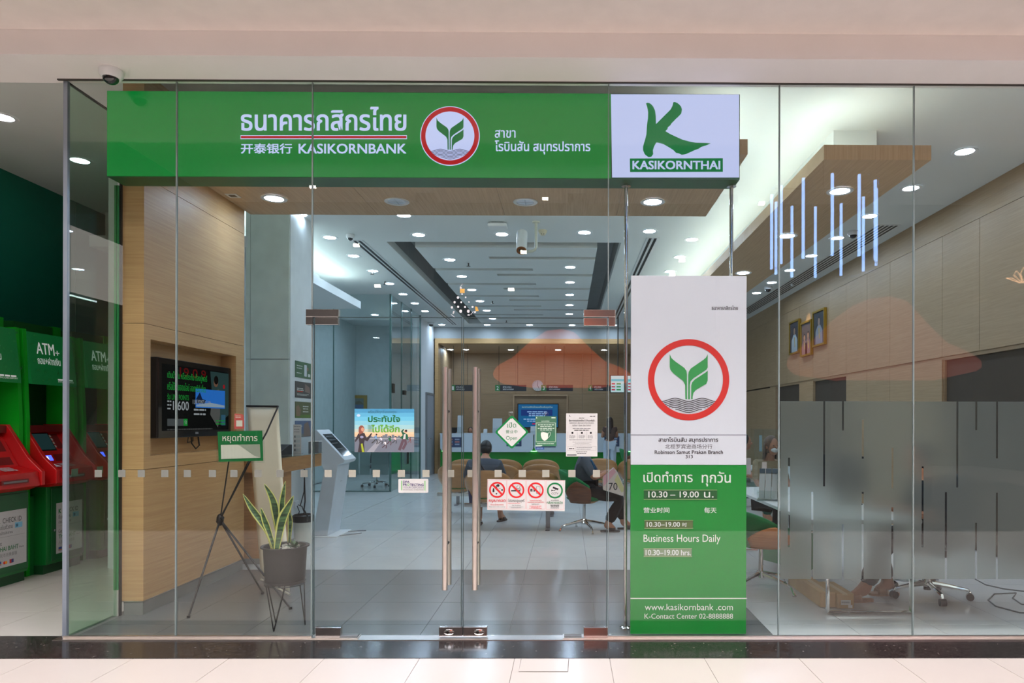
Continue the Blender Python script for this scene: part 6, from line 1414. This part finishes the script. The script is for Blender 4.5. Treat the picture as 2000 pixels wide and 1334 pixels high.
# ================================================================== THE MALL BEHIND THE CAMERA (seen only as reflections)
def mirrorY(Yv): return 2*YG-Yv
r = thing('hanging_lamp', 'round hanging lamp of vertical blue-white light tubes, mirrored in the glass', 'lamp', (4.88, mirrorY(13), 4.35))
TUBE = emis('blue_tube', (150, 190, 255), 15)
for k in range(12):
    a = 2*PI*k/12+.2; MB().cyl((.95*math.cos(a), .95*math.sin(a), .1), (.95*math.cos(a), .95*math.sin(a), 1.55), .028, n=8).build('light_tube', TUBE, r)
for z in (.05, 1.6): MB().tube([(.97*math.cos(t*PI/18), .97*math.sin(t*PI/18), z) for t in range(37)], .02, 6).build('hoop', ACRYL, r, True)
MB().cyl((0, 0, 1.6), (0, 0, 4.6), .01, n=6).build('cable', DARKST, r); MB().box(-.96, .96, -.01, .01, 1.59, 1.61).build('crossbar', DARKST, r)
def mount(label, px, py, Yv, w_, h_, e):
    x = (px-1108)/1333*Yv; z = 1.5+(823-py)/1333*Yv; r = thing('mountain_lantern', label, 'lantern', (x, mirrorY(Yv), z))
    prof = [(-1, -.52), (-.93, -.42), (-.7, -.32), (-.45, -.14), (-.22, -.02), (0, 0), (.18, -.03), (.42, -.22), (.62, -.36), (.85, -.43), (1, -.5), (1.0, -.58), (.5, -.66), (-.3, -.66), (-.9, -.6)]
    MB().prism([(a*w_, 0, c*h_/.66) for a, c in prof], (0, .9, 0)).build('lantern_body', e, r, bevel=.1)
    MB().box(-w_*.5, w_*.5, .2, .7, -z, -h_-.0).build('plinth', MALLDIM, r)
ME = emis('lantern_orange', (226, 104, 62), 2.9)
mount('glowing orange mountain-shaped lantern mirrored in the right door', 1097, 652, 16, 1.55, 1.3, ME)
mount('glowing pink mountain-shaped lantern mirrored in the right panes', 1700, 592, 13, 1.65, 1.5, emis('lantern_pink', (226, 120, 104), 1.25))
r = thing('neon_lotus', 'warm neon lotus outline mirrored at the right edge of the glass', 'neon sign', ((2003-1108)/1333*11, mirrorY(11)-.0, 1.5+(823-540)/1333*11))
NEO = emis('neon_warm', (255, 190, 140), 10)
for k, (dx, tz) in enumerate(((-.26, .0), (-.12, .12), (0, .18), (.12, .12), (.26, 0))):
    MB().tube([(dx*.2, 0, -.08), (dx*.9-.05, 0, tz*.4), (dx, 0, tz), (dx*.9+.05, 0, tz*.4), (dx*.2, 0, -.08)], .006, 6).build('petal', NEO, r)
MB().cyl((0, 0, .1), (0, 0, 9-r.location.z), .004, n=6).build('wire', DARKST, r)
for i, (px, py) in enumerate(((612, 369), (1064, 390), (1487, 398), (697, 483), (738, 562), (1022, 495), (998, 568), (1331, 510), (1312, 538))):
    z = 8.95; Yv = (z-1.5)*1333/(823-py); x = (px-1108)/1333*Yv; Yr = max(mirrorY(Yv), -13.6)
    if mirrorY(Yv) < -13.8: Yv = mirrorY(-13.8); z = 1.5+(823-py)/1333*Yv; x = (px-1108)/1333*Yv; Yr = -13.8
    r = thing('mall_spotlight', f'small mall spotlight, {ORD[i]} of nine glints mirrored in the glass', 'spotlight', (x, Yr, z), 0, 'mall spotlights')
    MB().box(-.12, .12, -.05, .05, 0, .09).build('housing', BLACK, r); MB().box(-.1, .1, .05, .055, -.0, .08).box(-.1, .1, -.045, .045, -.006, -.001).build('lens', SPOTW, r)
    if Yr > -13.8: pass
